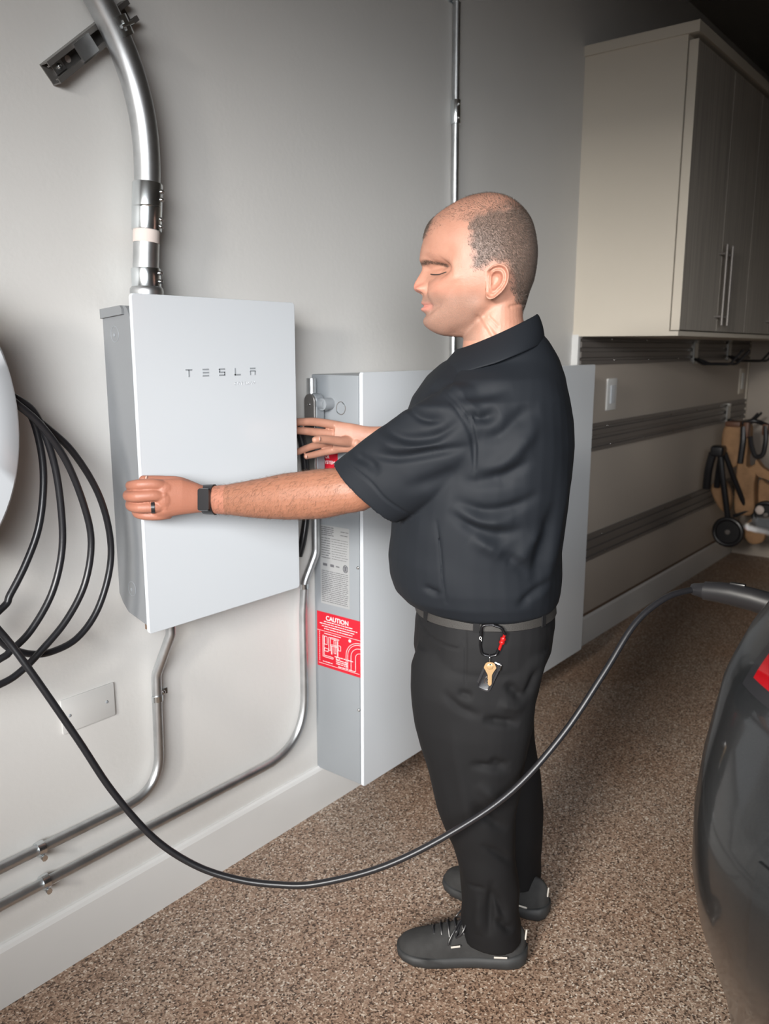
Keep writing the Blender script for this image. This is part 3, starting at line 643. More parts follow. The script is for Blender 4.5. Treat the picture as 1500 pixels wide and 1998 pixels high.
def patch(name, grid, mat_, th=.004):
    m = MB(co); nu = len(grid); nv = len(grid[0]); V = [p for row in grid for p in row] + [p + Vector((th*2, -th, 0)) for row in grid for p in row]; F = []
    for i in range(nu-1):
        for j in range(nv-1):
            F.append((i*nv+j, i*nv+j+1, (i+1)*nv+j+1, (i+1)*nv+j)); F.append(tuple(nu*nv + q for q in (i*nv+j, (i+1)*nv+j, (i+1)*nv+j+1, i*nv+j+1)))
    for i in range(nu-1): F.append((i*nv, (i+1)*nv, (i+1)*nv+nu*nv, i*nv+nu*nv)); F.append((i*nv+nv-1, i*nv+nv-1+nu*nv, (i+1)*nv+nv-1+nu*nv, (i+1)*nv+nv-1))
    for j in range(nv-1): F.append((j, j+nu*nv, j+1+nu*nv, j+1)); F.append(((nu-1)*nv+j, (nu-1)*nv+j+1, (nu-1)*nv+j+1+nu*nv, (nu-1)*nv+j+nu*nv))
    m.add(V, F); return m.build(name, mat_, ct)
patch('tail_light', [[skin(z, k, .006) for k in np.linspace(.30, .62, 12)] for z in np.linspace(.922, .955, 5)], M['car_red'])
patch('tail_light_rim', [[skin(z, k, .003) for k in np.linspace(.27, .645, 12)] for z in np.linspace(.908, .960, 7)], M['black_plastic'])
patch('hatch_panel', [[skin(z, k, .004) for k in np.linspace(.44, .99, 14)] for z in np.linspace(.47, .77, 10)], M['car_paint'])
# spoiler lip with a bright lower edge
sl = MB(co)
sl.loft([[(-.190, -1.349, 1.182), (-.193, -1.349, 1.177), (-.14, -1.353, 1.163), (-.13, -1.353, 1.170)], [(-.215, -1.36, 1.188), (-.220, -1.36, 1.179), (-.08, -1.38, 1.140), (-.04, -1.38, 1.165)],
         [(-.24, -1.45, 1.192), (-.245, -1.45, 1.182), (-.04, -1.45, 1.135), (.02, -1.45, 1.165)], [(-.27, -1.75, 1.198), (-.275, -1.75, 1.187), (-.02, -1.75, 1.130), (.04, -1.75, 1.168)],
         [(-.28, -2.19, 1.200), (-.285, -2.19, 1.190), (-.02, -2.19, 1.130), (.04, -2.19, 1.168)], [(-.24, -2.93, 1.192), (-.245, -2.93, 1.182), (-.04, -2.93, 1.135), (.02, -2.93, 1.165)]], smooth=True)
spo = sl.build('spoiler', M['car_paint'], ct)
ch = MB(co); ch.tube(spline([(-.190, -1.349, 1.176), (-.221, -1.36, 1.178), (-.247, -1.45, 1.181), (-.277, -1.75, 1.186), (-.287, -2.19, 1.189)], 6), .003, 8); ch.build('chrome_edge', M['chrome'], spo)
for x in (1.0, 3.7):
    for y in (YC+.83, YC-.83):
        w = MB(co); w.cyl((x, y-.11, .34), (x, y+.11, .34), .34, 40, .03); wh = w.build('wheel', M['black_rubber'], ct)
SLEEVE_FOLDS=[(-0.007,0.012,[(0.165,1.248),(0.134,1.27),(0.103,1.261)]),
(0.006,0.014,[(0.191,1.216),(0.146,1.229),(0.09,1.233),(0.062,1.224)]),
(-0.009,0.012,[(0.216,1.203),(0.168,1.179),(0.108,1.186),(0.058,1.218)]),
(-0.01,0.011,[(0.248,1.152),(0.184,1.146),(0.108,1.157),(0.042,1.168)]),
(0.006,0.014,[(0.206,1.178),(0.152,1.166),(0.089,1.17)]),
(-0.007,0.012,[(0.278,1.148),(0.235,1.133),(0.216,1.107)]),
(-0.005,0.018,[(0.174,1.085),(0.107,1.103),(0.041,1.136)]),
(-0.007,0.01,[(0.178,1.241),(0.134,1.217),(0.09,1.214)]),
(0.005,0.012,[(0.229,1.19),(0.178,1.156),(0.12,1.17)]),
(-0.003,0.004,[(0.09,1.261),(0.059,1.23),(0.042,1.193),(0.038,1.136),(0.041,1.117)]),
(-0.0025,0.003,[(0.284,1.13),(0.232,1.097),(0.2,1.062),(0.154,1.027)])]
TORSO_FOLDS=[(-0.008,0.018,[(0.039,1.18),(-0.004,1.187),(-0.049,1.225),(-0.077,1.232)]),
(-0.01,0.014,[(0.059,1.227),(0.027,1.218),(-0.003,1.231)]),
(0.008,0.018,[(0.031,1.12),(-0.021,1.144),(-0.077,1.216)]),
(-0.007,0.014,[(0.037,1.111),(-0.022,1.118),(-0.068,1.145)]),
(-0.009,0.014,[(0.081,1.068),(0.023,1.047),(-0.04,1.055),(-0.085,1.082)]),
(0.007,0.016,[(0.074,1.055),(0.023,1.027),(-0.04,1.026)]),
(-0.009,0.014,[(0.087,1.048),(0.038,1.014),(-0.01,0.999),(-0.063,1.013)]),
(0.008,0.018,[(0.041,0.997),(-0.011,0.966),(-0.036,0.953)]),
(-0.003,0.004,[(0.106,1.022),(0.099,0.972),(0.093,0.905),(0.087,0.862)]),
(-0.006,0.01,[(0.133,0.89),(0.11,0.881),(0.097,0.888)]),
(-0.006,0.012,[(-0.046,0.85),(-0.077,0.878),(-0.117,0.9)]),
(0.007,0.02,[(-0.091,0.852),(-0.116,0.946),(-0.13,1.044),(-0.135,1.139)]),
(-0.008,0.018,[(-0.076,0.895),(-0.099,0.979),(-0.114,1.06)]),
(-0.006,0.016,[(0.069,1.104),(0.024,1.101),(-0.053,1.106)]),
(-0.0025,0.004,[(0.093,1.264),(0.072,1.307),(0.036,1.336)]),
(0.006,0.02,[(-0.044,0.924),(-0.067,0.978),(-0.104,1.011)]),
(-0.006,0.015,[(0.002,0.975),(-0.043,0.944),(-0.07,0.912)]),
(-0.006,0.014,[(0.09,1.255),(0.028,1.261),(-0.027,1.271)])]
PANTS_FOLDS=[(-0.006,0.01,[(0.064,0.676),(0.03,0.668)]),
(-0.003,0.003,[(0.153,0.796),(0.13,0.773),(0.065,0.762),(0.054,0.783)]),
(-0.01,0.012,[(-0.031,0.696),(-0.054,0.673),(-0.071,0.653)]),
(-0.01,0.012,[(0.012,0.621),(-0.028,0.614),(-0.064,0.605)]),
(-0.008,0.012,[(0.038,0.518),(-0.002,0.515),(-0.048,0.499)]),
(-0.008,0.012,[(-0.002,0.533),(-0.045,0.511)]),
(-0.009,0.014,[(0.03,0.434),(-0.005,0.392),(-0.05,0.354)]),
(0.005,0.02,[(0.068,0.612),(0.061,0.52),(0.042,0.427),(0.021,0.3)]),
(-0.009,0.012,[(-0.071,0.65),(-0.084,0.687),(-0.096,0.723)]),
(0.006,0.014,[(-0.016,0.653),(-0.055,0.64),(-0.072,0.632)]),
(0.006,0.016,[(0.02,0.476),(-0.021,0.438),(-0.056,0.415)]),
(-0.006,0.012,[(0.092,0.677),(0.057,0.643),(0.012,0.627)]),
(-0.003,0.003,[(0.049,0.803),(0.047,0.691)])]
PANTS_FOLDS+=[(-0.008,0.01,[(-0.016,0.245),(-0.015,0.175),(-0.014,0.1)]),
(-0.007,0.01,[(-0.019,0.216),(-0.038,0.171),(-0.052,0.131)]),
(-0.005,0.008,[(0.041,0.211),(-0.006,0.221)]),
(0.007,0.014,[(0.012,0.202),(0.007,0.098)]),
(-0.008,0.012,[(-0.026,0.146),(-0.066,0.103)]),
(-0.006,0.01,[(0.01,0.332),(-0.035,0.298),(-0.064,0.261)])]
HAIR_DENSE= [(.062,1.566),(.060,1.540),(.056,1.515),(.056,1.484),(.032,1.481),(.023,1.49),(.009,1.497),(-.009,1.492),(-.016,1.478),(-.019,1.45),(-.030,1.426),(-.050,1.408),(-.085,1.408),(-.09,1.60),(-.055,1.603),(-.03,1.603),(0.,1.596),(.03,1.588),(.050,1.578)]
HAIR_TOP= [(0.124, 1.555), (0.105, 1.579), (0.064, 1.569), (-0.077, 1.566), (-0.074, 1.639), (0.154, 1.644), (0.158, 1.555)]

# ------------------------------------------------------------------ the man
# body frame: a = forward (the way he faces), b = towards his left, z = up
PF = Vector((-.516, .857, 0)).normalized(); PL = Vector((-PF.y, PF.x, 0)); PO = Vector((.49, -.66, 0))
def W3(a, b, z): return PO + PF*a + PL*b + Vector((0, 0, z))
pPF = np.array(PF); pPL = np.array(PL); pPO = np.array(PO)
def to_loc(V): D = V - pPO; return np.stack([D @ pPF, D @ pPL, V[:, 2]], 1)
def to_world(Q): return pPO + Q[:, :1]*pPF + Q[:, 1:2]*pPL + Q[:, 2:3]*np.array([0, 0, 1.])
man = thing('person', 'man in a black polo shirt and black trousers reaching for the gateway cover', 'person', (.49, -.66, 0))
POFF = (.49, -.66, 0)

def remesh(mb, voxel, smooth=4, factor=.5):
    """joins overlapping closed shapes in one continuous surface"""
    me = mb.mesh('tmp'); o = bpy.data.objects.new('tmp', me); COL.objects.link(o)
    r = o.modifiers.new('r', 'REMESH'); r.mode = 'VOXEL'; r.voxel_size = voxel; r.adaptivity = 0
    if smooth:
        s = o.modifiers.new('s', 'SMOOTH'); s.iterations = smooth; s.factor = factor
    dg = bpy.context.evaluated_depsgraph_get(); new = bpy.data.meshes.new_from_object(o.evaluated_get(dg))
    bpy.data.objects.remove(o, do_unlink=True)
    return new
def get_co(me): a = np.empty(len(me.vertices)*3); me.vertices.foreach_get('co', a); return a.reshape(-1, 3)
def set_co(me, V): me.vertices.foreach_set('co', np.ascontiguousarray(V, dtype=np.float32).ravel()); me.update()
def get_no(me): a = np.empty(len(me.vertices)*3); me.vertices.foreach_get('normal', a); return a.reshape(-1, 3)
def attr(me, name, vals):
    at_ = me.attributes.new(name, 'FLOAT', 'POINT'); at_.data.foreach_set('value', np.ascontiguousarray(vals, dtype=np.float32))
def seg_dist(P, poly):
    """distance of 2-D points to a polyline and the arc parameter 0..1"""
    best = np.full(len(P), 1e9); par = np.zeros(len(P)); poly = np.array(poly); L = np.r_[0, np.cumsum(np.linalg.norm(np.diff(poly, axis=0), axis=1))]
    for i in range(len(poly)-1):
        a, b = poly[i], poly[i+1]; ab = b-a; t = np.clip(((P-a) @ ab)/(ab @ ab + 1e-12), 0, 1); d = np.linalg.norm(P - a - t[:, None]*ab, axis=1)
        m = d < best; best[m] = d[m]; par[m] = (L[i] + t[m]*(L[i+1]-L[i]))/L[-1]
    return best, par
def smooth_poly(pl): return [(p.x, p.z) for p in spline([Vector((a, 0, z)) for a, z in pl], 5)]
def folds(me, F, bmin, bw=.03, k=1.0):
    V = get_co(me) ; N = get_no(me); Q = to_loc(V); side = np.clip((Q[:, 1] - bmin)/bw, 0, 1) * np.clip((N @ pPL)*1.5 + .35, 0, 1)
    D = np.zeros(len(V))
    for amp, w, pl in F:
        d, t = seg_dist(Q[:, [0, 2]], smooth_poly(pl)); e = np.clip(np.minimum(t, 1-t)*3.2 + (.35 if w < .005 else .0), 0, 1)
        D += 1.15*amp*np.exp(-(d/(w*.78))**2)*e
    set_co(me, V + N*(D*side*k)[:, None])
def noise3(V, s, seed):
    r = np.random.default_rng(seed); out = np.zeros(len(V))
    for _ in range(14):
        k = r.normal(size=3); k /= np.linalg.norm(k); out += np.sin(V @ k * s*r.uniform(.6, 1.6) + r.uniform(0, 6.28))
    return out/14**.5
def clean(me):
    me.materials.clear(); me.polygons.foreach_set('use_smooth', [True]*len(me.polygons)); me.update(); return me
def ring(ca, cb, z, ra_f, ra_b, rb, e=2.3, n=40, dz=0):
    """horizontal ring: front/back reach differ"""
    P = []
    for k in range(n):
        th = 2*PI*k/n; c, s = math.cos(th), math.sin(th)
        u = math.copysign(abs(c)**(2/e), c); v = math.copysign(abs(s)**(2/e), s)
        P.append(W3(ca + (ra_f if u > 0 else ra_b)*u, cb + rb*v, z + dz*u))
    return P
def fb(af, ab, cb, z, rb, e=2.3, dz=0): c = (af+ab)/2; return ring(c, cb, z, af-c, c-ab, rb, e, dz=dz)

# ---- head and neck
HB = .070
PROF = [(.151,1.543),(.1555,1.525),(.156,1.513),(.153,1.500),(.1495,1.490),(.148,1.478),(.1465,1.463),(.1480,1.450),(.1505,1.440),(.151,1.430),(.1495,1.421),(.1475,1.412),(.1445,1.404),(.1465,1.394),(.1415,1.382),(.129,1.3725),(.110,1.3655),(.085,1.363),(.045,1.362),(.005,1.368),(-.028,1.385),(-.044,1.41),(-.048,1.422),(-.055,1.448),(-.064,1.476),(-.068,1.514),(-.065,1.547),(-.055,1.580),(-.035,1.607),(-.010,1.624),(.020,1.631),(.049,1.629),(.075,1.622),(.099,1.610),(.126,1.592),(.143,1.570)]
HC = (.045, 1.487)
pr = spline([Vector((a, 0, z)) for a, z in PROF], 6, closed=True)
pang = np.unwrap(np.array([math.atan2(p.z-HC[1], p.x-HC[0]) for p in pr])); prad = np.array([math.hypot(p.z-HC[1], p.x-HC[0]) for p in pr])
o_ = np.argsort(np.mod(pang, 2*PI)); PA = np.mod(pang, 2*PI)[o_]; PR = prad[o_]
PA = np.r_[PA-2*PI, PA, PA+2*PI]; PR = np.r_[PR, PR, PR]
NPSI, NB = 300, 121
W0 = .0815
Vh = []
for j in range(NB):
    sb = -1 + 2*j/(NB-1); be = sb*PI/2
    for i in range(NPSI):
        psi = 2*PI*i/NPSI; r0 = float(np.interp(psi, PA, PR)); c = max(math.cos(be), 0)
        down = max(0, -math.sin(psi)); fr = max(0, math.cos(psi))
        e = .78 + .30*down - .06*max(0, math.sin(psi)) + .0*fr
        g = c**e
        a = HC[0] + r0*g*math.cos(psi); z = HC[1] + r0*g*math.sin(psi)
        # cheek/temple shaping: head is narrower at the temples and at the jaw
        w = W0*math.sin(be)
        w *= 1 - .05*math.exp(-((a-.115)/.03)**2 - ((z-1.515)/.03)**2)
        w *= 1 - .12*min(1, max(0, (1.455-z)/.08))
        w *= 1 - .10*min(1, max(0, (a-.07)/.09))
        Vh.append((a, w, z))
Vh = np.array(Vh)
def G(b0, z0, sb_, sz, a_lo=.05): return np.exp(-((np.abs(Vh[:, 1])-b0)/sb_)**2 - ((Vh[:, 2]-z0)/sz)**2) * np.clip((Vh[:, 0]-a_lo)/.02, 0, 1)
front = np.clip((Vh[:, 0]-.09)/.02, 0, 1)
b_ = Vh[:, 1]; z_ = Vh[:, 2]
N_ = np.interp(z_, [1.440, 1.444, 1.4475, 1.450, 1.455, 1.461, 1.467, 1.474, 1.481, 1.489, 1.497], [0, .003, .009, .016, .0205, .0215, .0195, .0145, .0095, .004, 0])
wn = np.interp(z_, [1.445, 1.455, 1.465, 1.48, 1.495], [.0085, .0115, .0105, .0085, .0085])
da = N_*np.exp(-(np.abs(b_)/wn)**2.4)*front
da += .0115*G(.0145, 1.4545, .0072, .0078)            # nostril wings
da -= .0060*G(.0085, 1.4455, .0040, .0026)            # nostrils
da -= .0065*G(.0250, 1.454, .0038, .009)                 # crease beside the nose
ab = np.abs(b_)
da -= .033*np.clip((ab-.008)/.028, 0, 1)**1.1*np.exp(-((z_-1.490)/.020)**2)*np.clip((Vh[:, 0]-.06)/.03, 0, 1)*np.clip((.075-ab)/.02, 0, 1)
da -= .012*np.clip((ab-.006)/.022, 0, 1)*np.exp(-((z_-1.424)/.020)**2)*np.clip((Vh[:, 0]-.06)/.03, 0, 1)*np.clip((.075-ab)/.03, 0, 1)
da += .0035*G(.022, 1.5085, .018, .0055)               # brow ridge
da += -.0075*G(.031, 1.4895, .0160, .0090) - .0045*G(.013, 1.492, .006, .008)    # eye sockets
da += .0085*G(.0335, 1.4860, .0115, .0066)             # closed looking-down lids
da -= .0020*G(.0325, 1.4805, .012, .0012)             # crease under the lid
da += .002*G(.032, 1.4755, .012, .003)
da -= .0015*G(.034, 1.497, .013, .0018)
da += .0045*G(.048, 1.466, .020, .014)                # cheekbone
da += .0026*G(0, 1.4285, .017, .0035) + .0058*G(0, 1.4155, .020, .0042)          # lips
da -= .0062*G(0, 1.4222, .025, .0018)                 # mouth line
da -= .0030*G(.025, 1.421, .004, .005)                # corners of the mouth
da -= .0020*G(0, 1.438, .0035, .006)                  # philtrum
da -= .0028*G(0, 1.4055, .016, .0040)
da += .0030*G(0, 1.390, .014, .010)
da += .003*G(.038, 1.432, .014, .014)
Vh[:, 0] += da
# lateral modelling: hollow of the temple, jaw corner, neck muscle
lat = np.sign(b_)*( -.0030*np.exp(-((Vh[:, 0]-.105)/.018)**2 - ((z_-1.520)/.018)**2) + .0035*np.exp(-((Vh[:, 0]-.095)/.02)**2 - ((z_-1.472)/.010)**2)
       - .0030*np.exp(-((Vh[:, 0]-.085)/.016)**2 - ((z_-1.44)/.016)**2) + .0045*np.exp(-((Vh[:, 0]-.045)/.018)**2 - ((z_-1.415)/.016)**2))
Vh[:, 1] += lat*(np.abs(b_) > .02) + np.sign(b_)*(.0048*np.exp(-((np.abs(b_)-.0135)/.0065)**2 - ((z_-1.4545)/.0070)**2)*front + .0025*G(.036, 1.4860, .010, .0060) - .0020*G(.030, 1.4775, .014, .0022) + .0022*G(.036, 1.5040, .016, .0040))
Fh = []
for j in range(NB-1):
    for i in range(NPSI):
        l = (i+1) % NPSI; Fh.append((j*NPSI+i, j*NPSI+l, (j+1)*NPSI+l, (j+1)*NPSI+i))
Fh.append(tuple(range(NPSI-1, -1, -1))); Fh.append(tuple((NB-1)*NPSI + k for k in range(NPSI)))
hm = MB(); hm.add([W3(a, HB+b, z) for a, b, z in Vh], Fh)
# neck
nk = [(.085, -.085, 1.270, .085), (.075, -.080, 1.31, .075), (.070, -.066, 1.345, .064), (.068, -.052, 1.375, .060), (.060, -.046, 1.40, .060), (.055, -.044, 1.43, .061)]
hm.loft([fb(af, ab, HB, z, rb, 2.1) for af, ab, z, rb in nk])
# ears: a dished shell with a rim and lobe
def ear(side):
    no, ni = 48, 14
    OUT = spline([Vector((a, 0, z)) for a, z in [(.0265, 1.468), (.0235, 1.482), (.013, 1.4905), (.0, 1.4925), (-.0105, 1.487), (-.0155, 1.474), (-.0135, 1.458), (-.006, 1.445), (.003, 1.436), (.012, 1.4285), (.021, 1.428), (.0265, 1.435), (.0265, 1.450)]], 6, closed=True)
    cx, cz = .009, 1.4655
    V = []; n = len(OUT)
    prof_ = [(0, -.003), (.22, -.0035), (.40, .0010), (.54, .0110), (.62, .0118), (.70, .0065), (.78, .0085), (.88, .0160), (.95, .0170), (1.0, .0140), (1.0, .0105), (.93, .0060), (.80, -.002), (.6, -.012)]
    for k, (r_, h) in enumerate(prof_):
        for p in OUT:
            a = cx + (p.x-cx)*r_; z = cz + (p.z-cz)*r_
            hh = h
            if z < 1.444 and k < 10: hh = max(h, .0095)             # solid lobe
            if a > .018 and 1.446 < z < 1.476: hh = min(hh, .0085)        # open towards the face
            fr_ = min(1, max(0, (a-.015)/.008))*min(1, max(0, (z-1.436)/.006))*min(1, max(0, (1.483-z)/.006))
            if k < 11: hh = hh*(1-fr_) + .0015*fr_
            tilt = (.024 - a)*.22
            V.append(W3(a, HB + side*(.0765 - .0*a + hh + tilt), z))
    F = []
    for k in range(len(prof_)-1):
        for i in range(n):
            l = (i+1) % n; F.append((k*n+i, k*n+l, (k+1)*n+l, (k+1)*n+i))
    F.append(tuple(range(n-1, -1, -1))); F.append(tuple((len(prof_)-1)*n + q for q in range(n)))
    hm.add(V, F)
ear(1); ear(-1)
head_me = remesh(hm, .0016, 3, .5)
V = get_co(head_me); N = get_no(head_me); Q = to_loc(V)
D = np.zeros(len(V)); nb = np.clip((Q[:, 1]-HB)/.02, 0, 1)
for amp, w, pl in [(-.0016, .0045, [(.040, 1.398), (.022, 1.372), (.010, 1.352)]), (-.0013, .0042, [(.030, 1.400), (.012, 1.378), (-.002, 1.360)]), (.0016, .0060, [(.034, 1.400), (.016, 1.374), (.004, 1.354)]),
                   (-.0030, .012, [(.012, 1.420), (.050, 1.383), (.085, 1.368)]), (-.002, .003, [(-.045, 1.425), (-.02, 1.418)]), (-.0012, .003, [(.018, 1.398), (.002, 1.382)])]:
    d, t = seg_dist(Q[:, [0, 2]], pl); D += amp*np.exp(-(d/w)**2)*nb
set_co(head_me, V + N*D[:, None])

# ---- arms and hands
def cat(*ps): return [Vector(p) for p in ps]
am = MB()
def limb(pts, rad, n=28, sub=7, ref=(0, 0, 1)):
    P = spline(pts, sub); K = len(pts); Rr = []
    for i in range(len(P)):
        t = i/sub; k = min(int(t), K-2); f_ = t-k; f_ = f_*f_*(3-2*f_) if False else f_
        Rr.append((rad[k][0]*(1-f_) + rad[k+1][0]*f_, rad[k][1]*(1-f_) + rad[k+1][1]*f_))
    am.tube(P, Rr, n, ref=ref)
SL = W3(.05, .20, 1.225); EL = W3(.272, .150, 1.070)
LW = Vector((.092, -.202, 1.030))
limb([SL, W3(.13, .185, 1.165), W3(.205, .165, 1.105), W3(.262, .155, 1.070), W3(.30, .150, 1.063), Vector((.190, -.435, 1.054)), Vector((.164, -.370, 1.045)), Vector((.138, -.307, 1.037)), Vector((.115, -.250, 1.032)), LW, Vector((.070, -.192, 1.036))],
     [(.040, .038), (.042, .040), (.044, .042), (.043, .042), (.0465, .044), (.0500, .045), (.0475, .042), (.0400, .035), (.0320, .027), (.0275, .021), (.029, .019)])
am.ell(W3(.262, .150, 1.047), (.024, .022, .024))   # point of the elbow
# left hand: palm, fingers over the cover edge, thumb on the glass
PALM = [(Vector((.092, -.200, 1.030)), .027, .019), (Vector((.066, -.193, 1.036)), .033, .0185), (Vector((.040, -.184, 1.041)), .038, .0185), (Vector((.014, -.174, 1.041)), .040, .0170), (Vector((-.004, -.165, 1.040)), .037, .0140), (Vector((-.012, -.160, 1.040)), .030, .009)]
am.tube([p for p, a, b in PALM], [(a, b) for p, a, b in PALM], 28, ref=(0, 0, 1))
am.ell((.020, -.1745, 1.060), (.028, .0165, .0165)); am.ell((.022, -.1740, 1.019), (.027, .0150, .0165)); am.ell((.014, -.1765, 1.040), (.024, .0155, .024))
def finger(pts, rad, sub=5, n=16):
    P = spline(pts, sub); K = len(pts); Rr = []
    for i in range(len(P)):
        t = i/sub; k = min(int(t), K-2); f_ = t-k; Rr.append(rad[k]*(1-f_) + rad[k+1]*f_)
    am.tube(P, Rr, n); am.ell(P[-1], (Rr[-1],)*3, 14, 10); am.ell(P[0], (Rr[0],)*3, 14, 10)
V_ = Vector
finger([V_((.012, -.174, 1.066)), V_((-.010, -.169, 1.072)), V_((-.032, -.152, 1.072)), V_((-.034, -.128, 1.068)), V_((-.020, -.103, 1.064)), V_((-.010, -.088, 1.062))], [.0115, .0115, .0112, .0102, .0095, .008])
finger([V_((.006, -.176, 1.046)), V_((-.016, -.171, 1.050)), V_((-.0395, -.152, 1.049)), V_((-.042, -.128, 1.047)), V_((-.026, -.102, 1.046)), V_((-.011, -.086, 1.045))], [.0120, .0120, .0118, .0106, .0096, .008])
finger([V_((.010, -.173, 1.024)), V_((-.010, -.168, 1.025)), V_((-.0325, -.150, 1.025)), V_((-.036, -.127, 1.025)), V_((-.024, -.104, 1.026)), V_((-.010, -.088, 1.027))], [.0115, .0115, .0112, .0100, .0092, .0078])
finger([V_((.022, -.168, 1.006)), V_((.002, -.162, 1.005)), V_((-.017, -.146, 1.006)), V_((-.022, -.126, 1.007)), V_((-.014, -.106, 1.009))], [.0105, .0100, .0095, .0085, .0072])
am.ell((.010, -.1775, 1.058), (.014, .0115, .010)); am.ell((.012, -.177, 1.036), (.014, .0115, .010)); am.ell((.004, -.182, 1.049), (.010, .008, .009)); am.ell((.008, -.181, 1.025), (.009, .007, .008)); am.ell((.010, -.179, 1.068), (.009, .007, .008))
finger([V_((.082, -.184, 1.048)), V_((.056, -.164, 1.064)), V_((.032, -.146, 1.070)), V_((.012, -.132, 1.073)), V_((-.002, -.1235, 1.0755))], [.0165, .0150, .0120, .0108, .0092])
# right arm: upper arm, forearm behind the left one, open hand with fingers behind the cover edge
SR = W3(.05, -.10, 1.225); ER = W3(.20, -.20, 1.115)
limb([SR, W3(.12, -.15, 1.165), W3(.19, -.20, 1.120), W3(.235, -.25, 1.112), Vector((.700, -.300, 1.112)), Vector((.672, -.246, 1.114)), Vector((.648, -.209, 1.116)), Vector((.622, -.180, 1.116))],
     [(.038, .036), (.040, .038), (.040, .038), (.039, .038), (.035, .034), (.030, .026), (.027, .021), (.028, .018)])
RP = [(V_((.648, -.209, 1.116)), .026, .018), (V_((.630, -.190, 1.114)), .031, .018), (V_((.610, -.166, 1.114)), .037, .0175), (V_((.592, -.138, 1.115)), .040, .0150), (V_((.578, -.127, 1.117)), .037, .0115)]
am.tube([p for p, a, b in RP], [(a, b) for p, a, b in RP], 28, ref=(0, 0, 1))
finger([V_((.602, -.136, 1.142)), V_((.580, -.122, 1.148)), V_((.540, -.102, 1.156)), V_((.508, -.092, 1.158)), V_((.478, -.086, 1.159)), V_((.458, -.082, 1.157))], [.0120, .0115, .0108, .0100, .0092, .0080])
finger([V_((.600, -.134, 1.120)), V_((.578, -.118, 1.124)), V_((.540, -.098, 1.130)), V_((.506, -.090, 1.135)), V_((.474, -.085, 1.138)), V_((.456, -.082, 1.138))], [.0120, .0115, .0106, .0098, .0090, .0078])
finger([V_((.602, -.136, 1.103)), V_((.584, -.120, 1.101)), V_((.552, -.100, 1.097)), V_((.528, -.092, 1.092)), V_((.500, -.088, 1.086)), V_((.486, -.086, 1.082))], [.0112, .0110, .0102, .0095, .0088, .0078])
finger([V_((.606, -.140, 1.086)), V_((.586, -.126, 1.082)), V_((.556, -.110, 1.077)), V_((.530, -.102, 1.073)), V_((.508, -.098, 1.071))], [.0110, .0102, .0092, .0086, .0076])
finger([V_((.634, -.194, 1.110)), V_((.606, -.166, 1.106)), V_((.570, -.160, 1.108)), V_((.536, -.152, 1.114)), V_((.510, -.146, 1.117)), V_((.494, -.142, 1.117))], [.0175, .0165, .0125, .0112, .0105, .0085])
am.ell((.616, -.180, 1.100), (.022, .014, .018))
arm_me = remesh(am, .0016, 4, .5)
# hidden part of the body under the clothes
cm = MB()
cm.loft([ring(.02, .03, .80, .10, .10, .11), ring(.03, .04, .95, .12, .12, .12), ring(.02, .05, 1.10, .12, .12, .12), ring(.0, .06, 1.22, .06, .07, .07), ring(.0, .07, 1.29, .06, .06, .06)])
for cb_, ca_, fa in ((.115, .02, .0), (-.06, .0, -.05)):
    cm.loft([ring(.02, cb_*.8, .82, .08, .08, .07), ring(.03, cb_, .60, .07, .07, .06), ring(.0+fa*.8, cb_-.01, .35, .035, .035, .035), ring(-.01+fa, cb_-.02, .08, .028, .028, .028)])
core = cm.mesh('core')
bm = bmesh.new()
for me_ in (head_me, arm_me, core): bm.from_mesh(me_)
body_me = bpy.data.meshes.new('body'); bm.to_mesh(body_me); bm.free()
V = get_co(body_me); N = get_no(body_me); Q = to_loc(V)
HAIR_DENSE_ = HAIR_DENSE
def inside(P, poly):
    x, y = P[:, 0], P[:, 1]; c = np.zeros(len(P), bool); j = len(poly)-1
    for i in range(len(poly)):
        xi, yi = poly[i]; xj, yj = poly[j]
        cond = ((yi > y) != (yj > y)) & (x < (xj-xi)*(y-yi)/(yj-yi+1e-12) + xi); c ^= cond; j = i
    return c
def hair_density(Q):
    P = Q[:, [0, 2]] + .0030*np.stack([noise3(Q, 420, 3), noise3(Q, 420, 4)], 1)
    d = np.zeros(len(Q))
    lateral = np.abs(Q[:, 1]-HB)
    isheadz = (Q[:, 2] > 1.385) & (lateral < .10)
    dense = inside(P, HAIR_DENSE_); dd, _ = seg_dist(P, HAIR_DENSE_ + [HAIR_DENSE_[0]])
    d = np.where(dense, np.clip(np.where(Q[:, 2] > 1.555, .55, .25) + dd/.018, 0, 1), 0)
    top = inside(P, HAIR_TOP); d = np.where(top & ~dense, .12 + .43*np.exp(-dd/.014) + .06*np.clip(noise3(Q, 60, 5), -1, 1), d)
    # receding temples stay bare, a tuft is left over the forehead
    tuft = np.exp(-((lateral)/.030)**2) * np.exp(-((Q[:, 0]-.140)/.022)**2 - ((Q[:, 2]-1.568)/.020)**2)
    d = np.maximum(d, np.clip(tuft*1.4 - .15, 0, .85)*(Q[:, 2] > 1.548))
    earm = np.exp(-((Q[:, 0]-.009)/.0215)**4 - ((Q[:, 2]-1.462)/.034)**4) > .45
    return d*isheadz*(~earm)
hd_ = hair_density(Q)
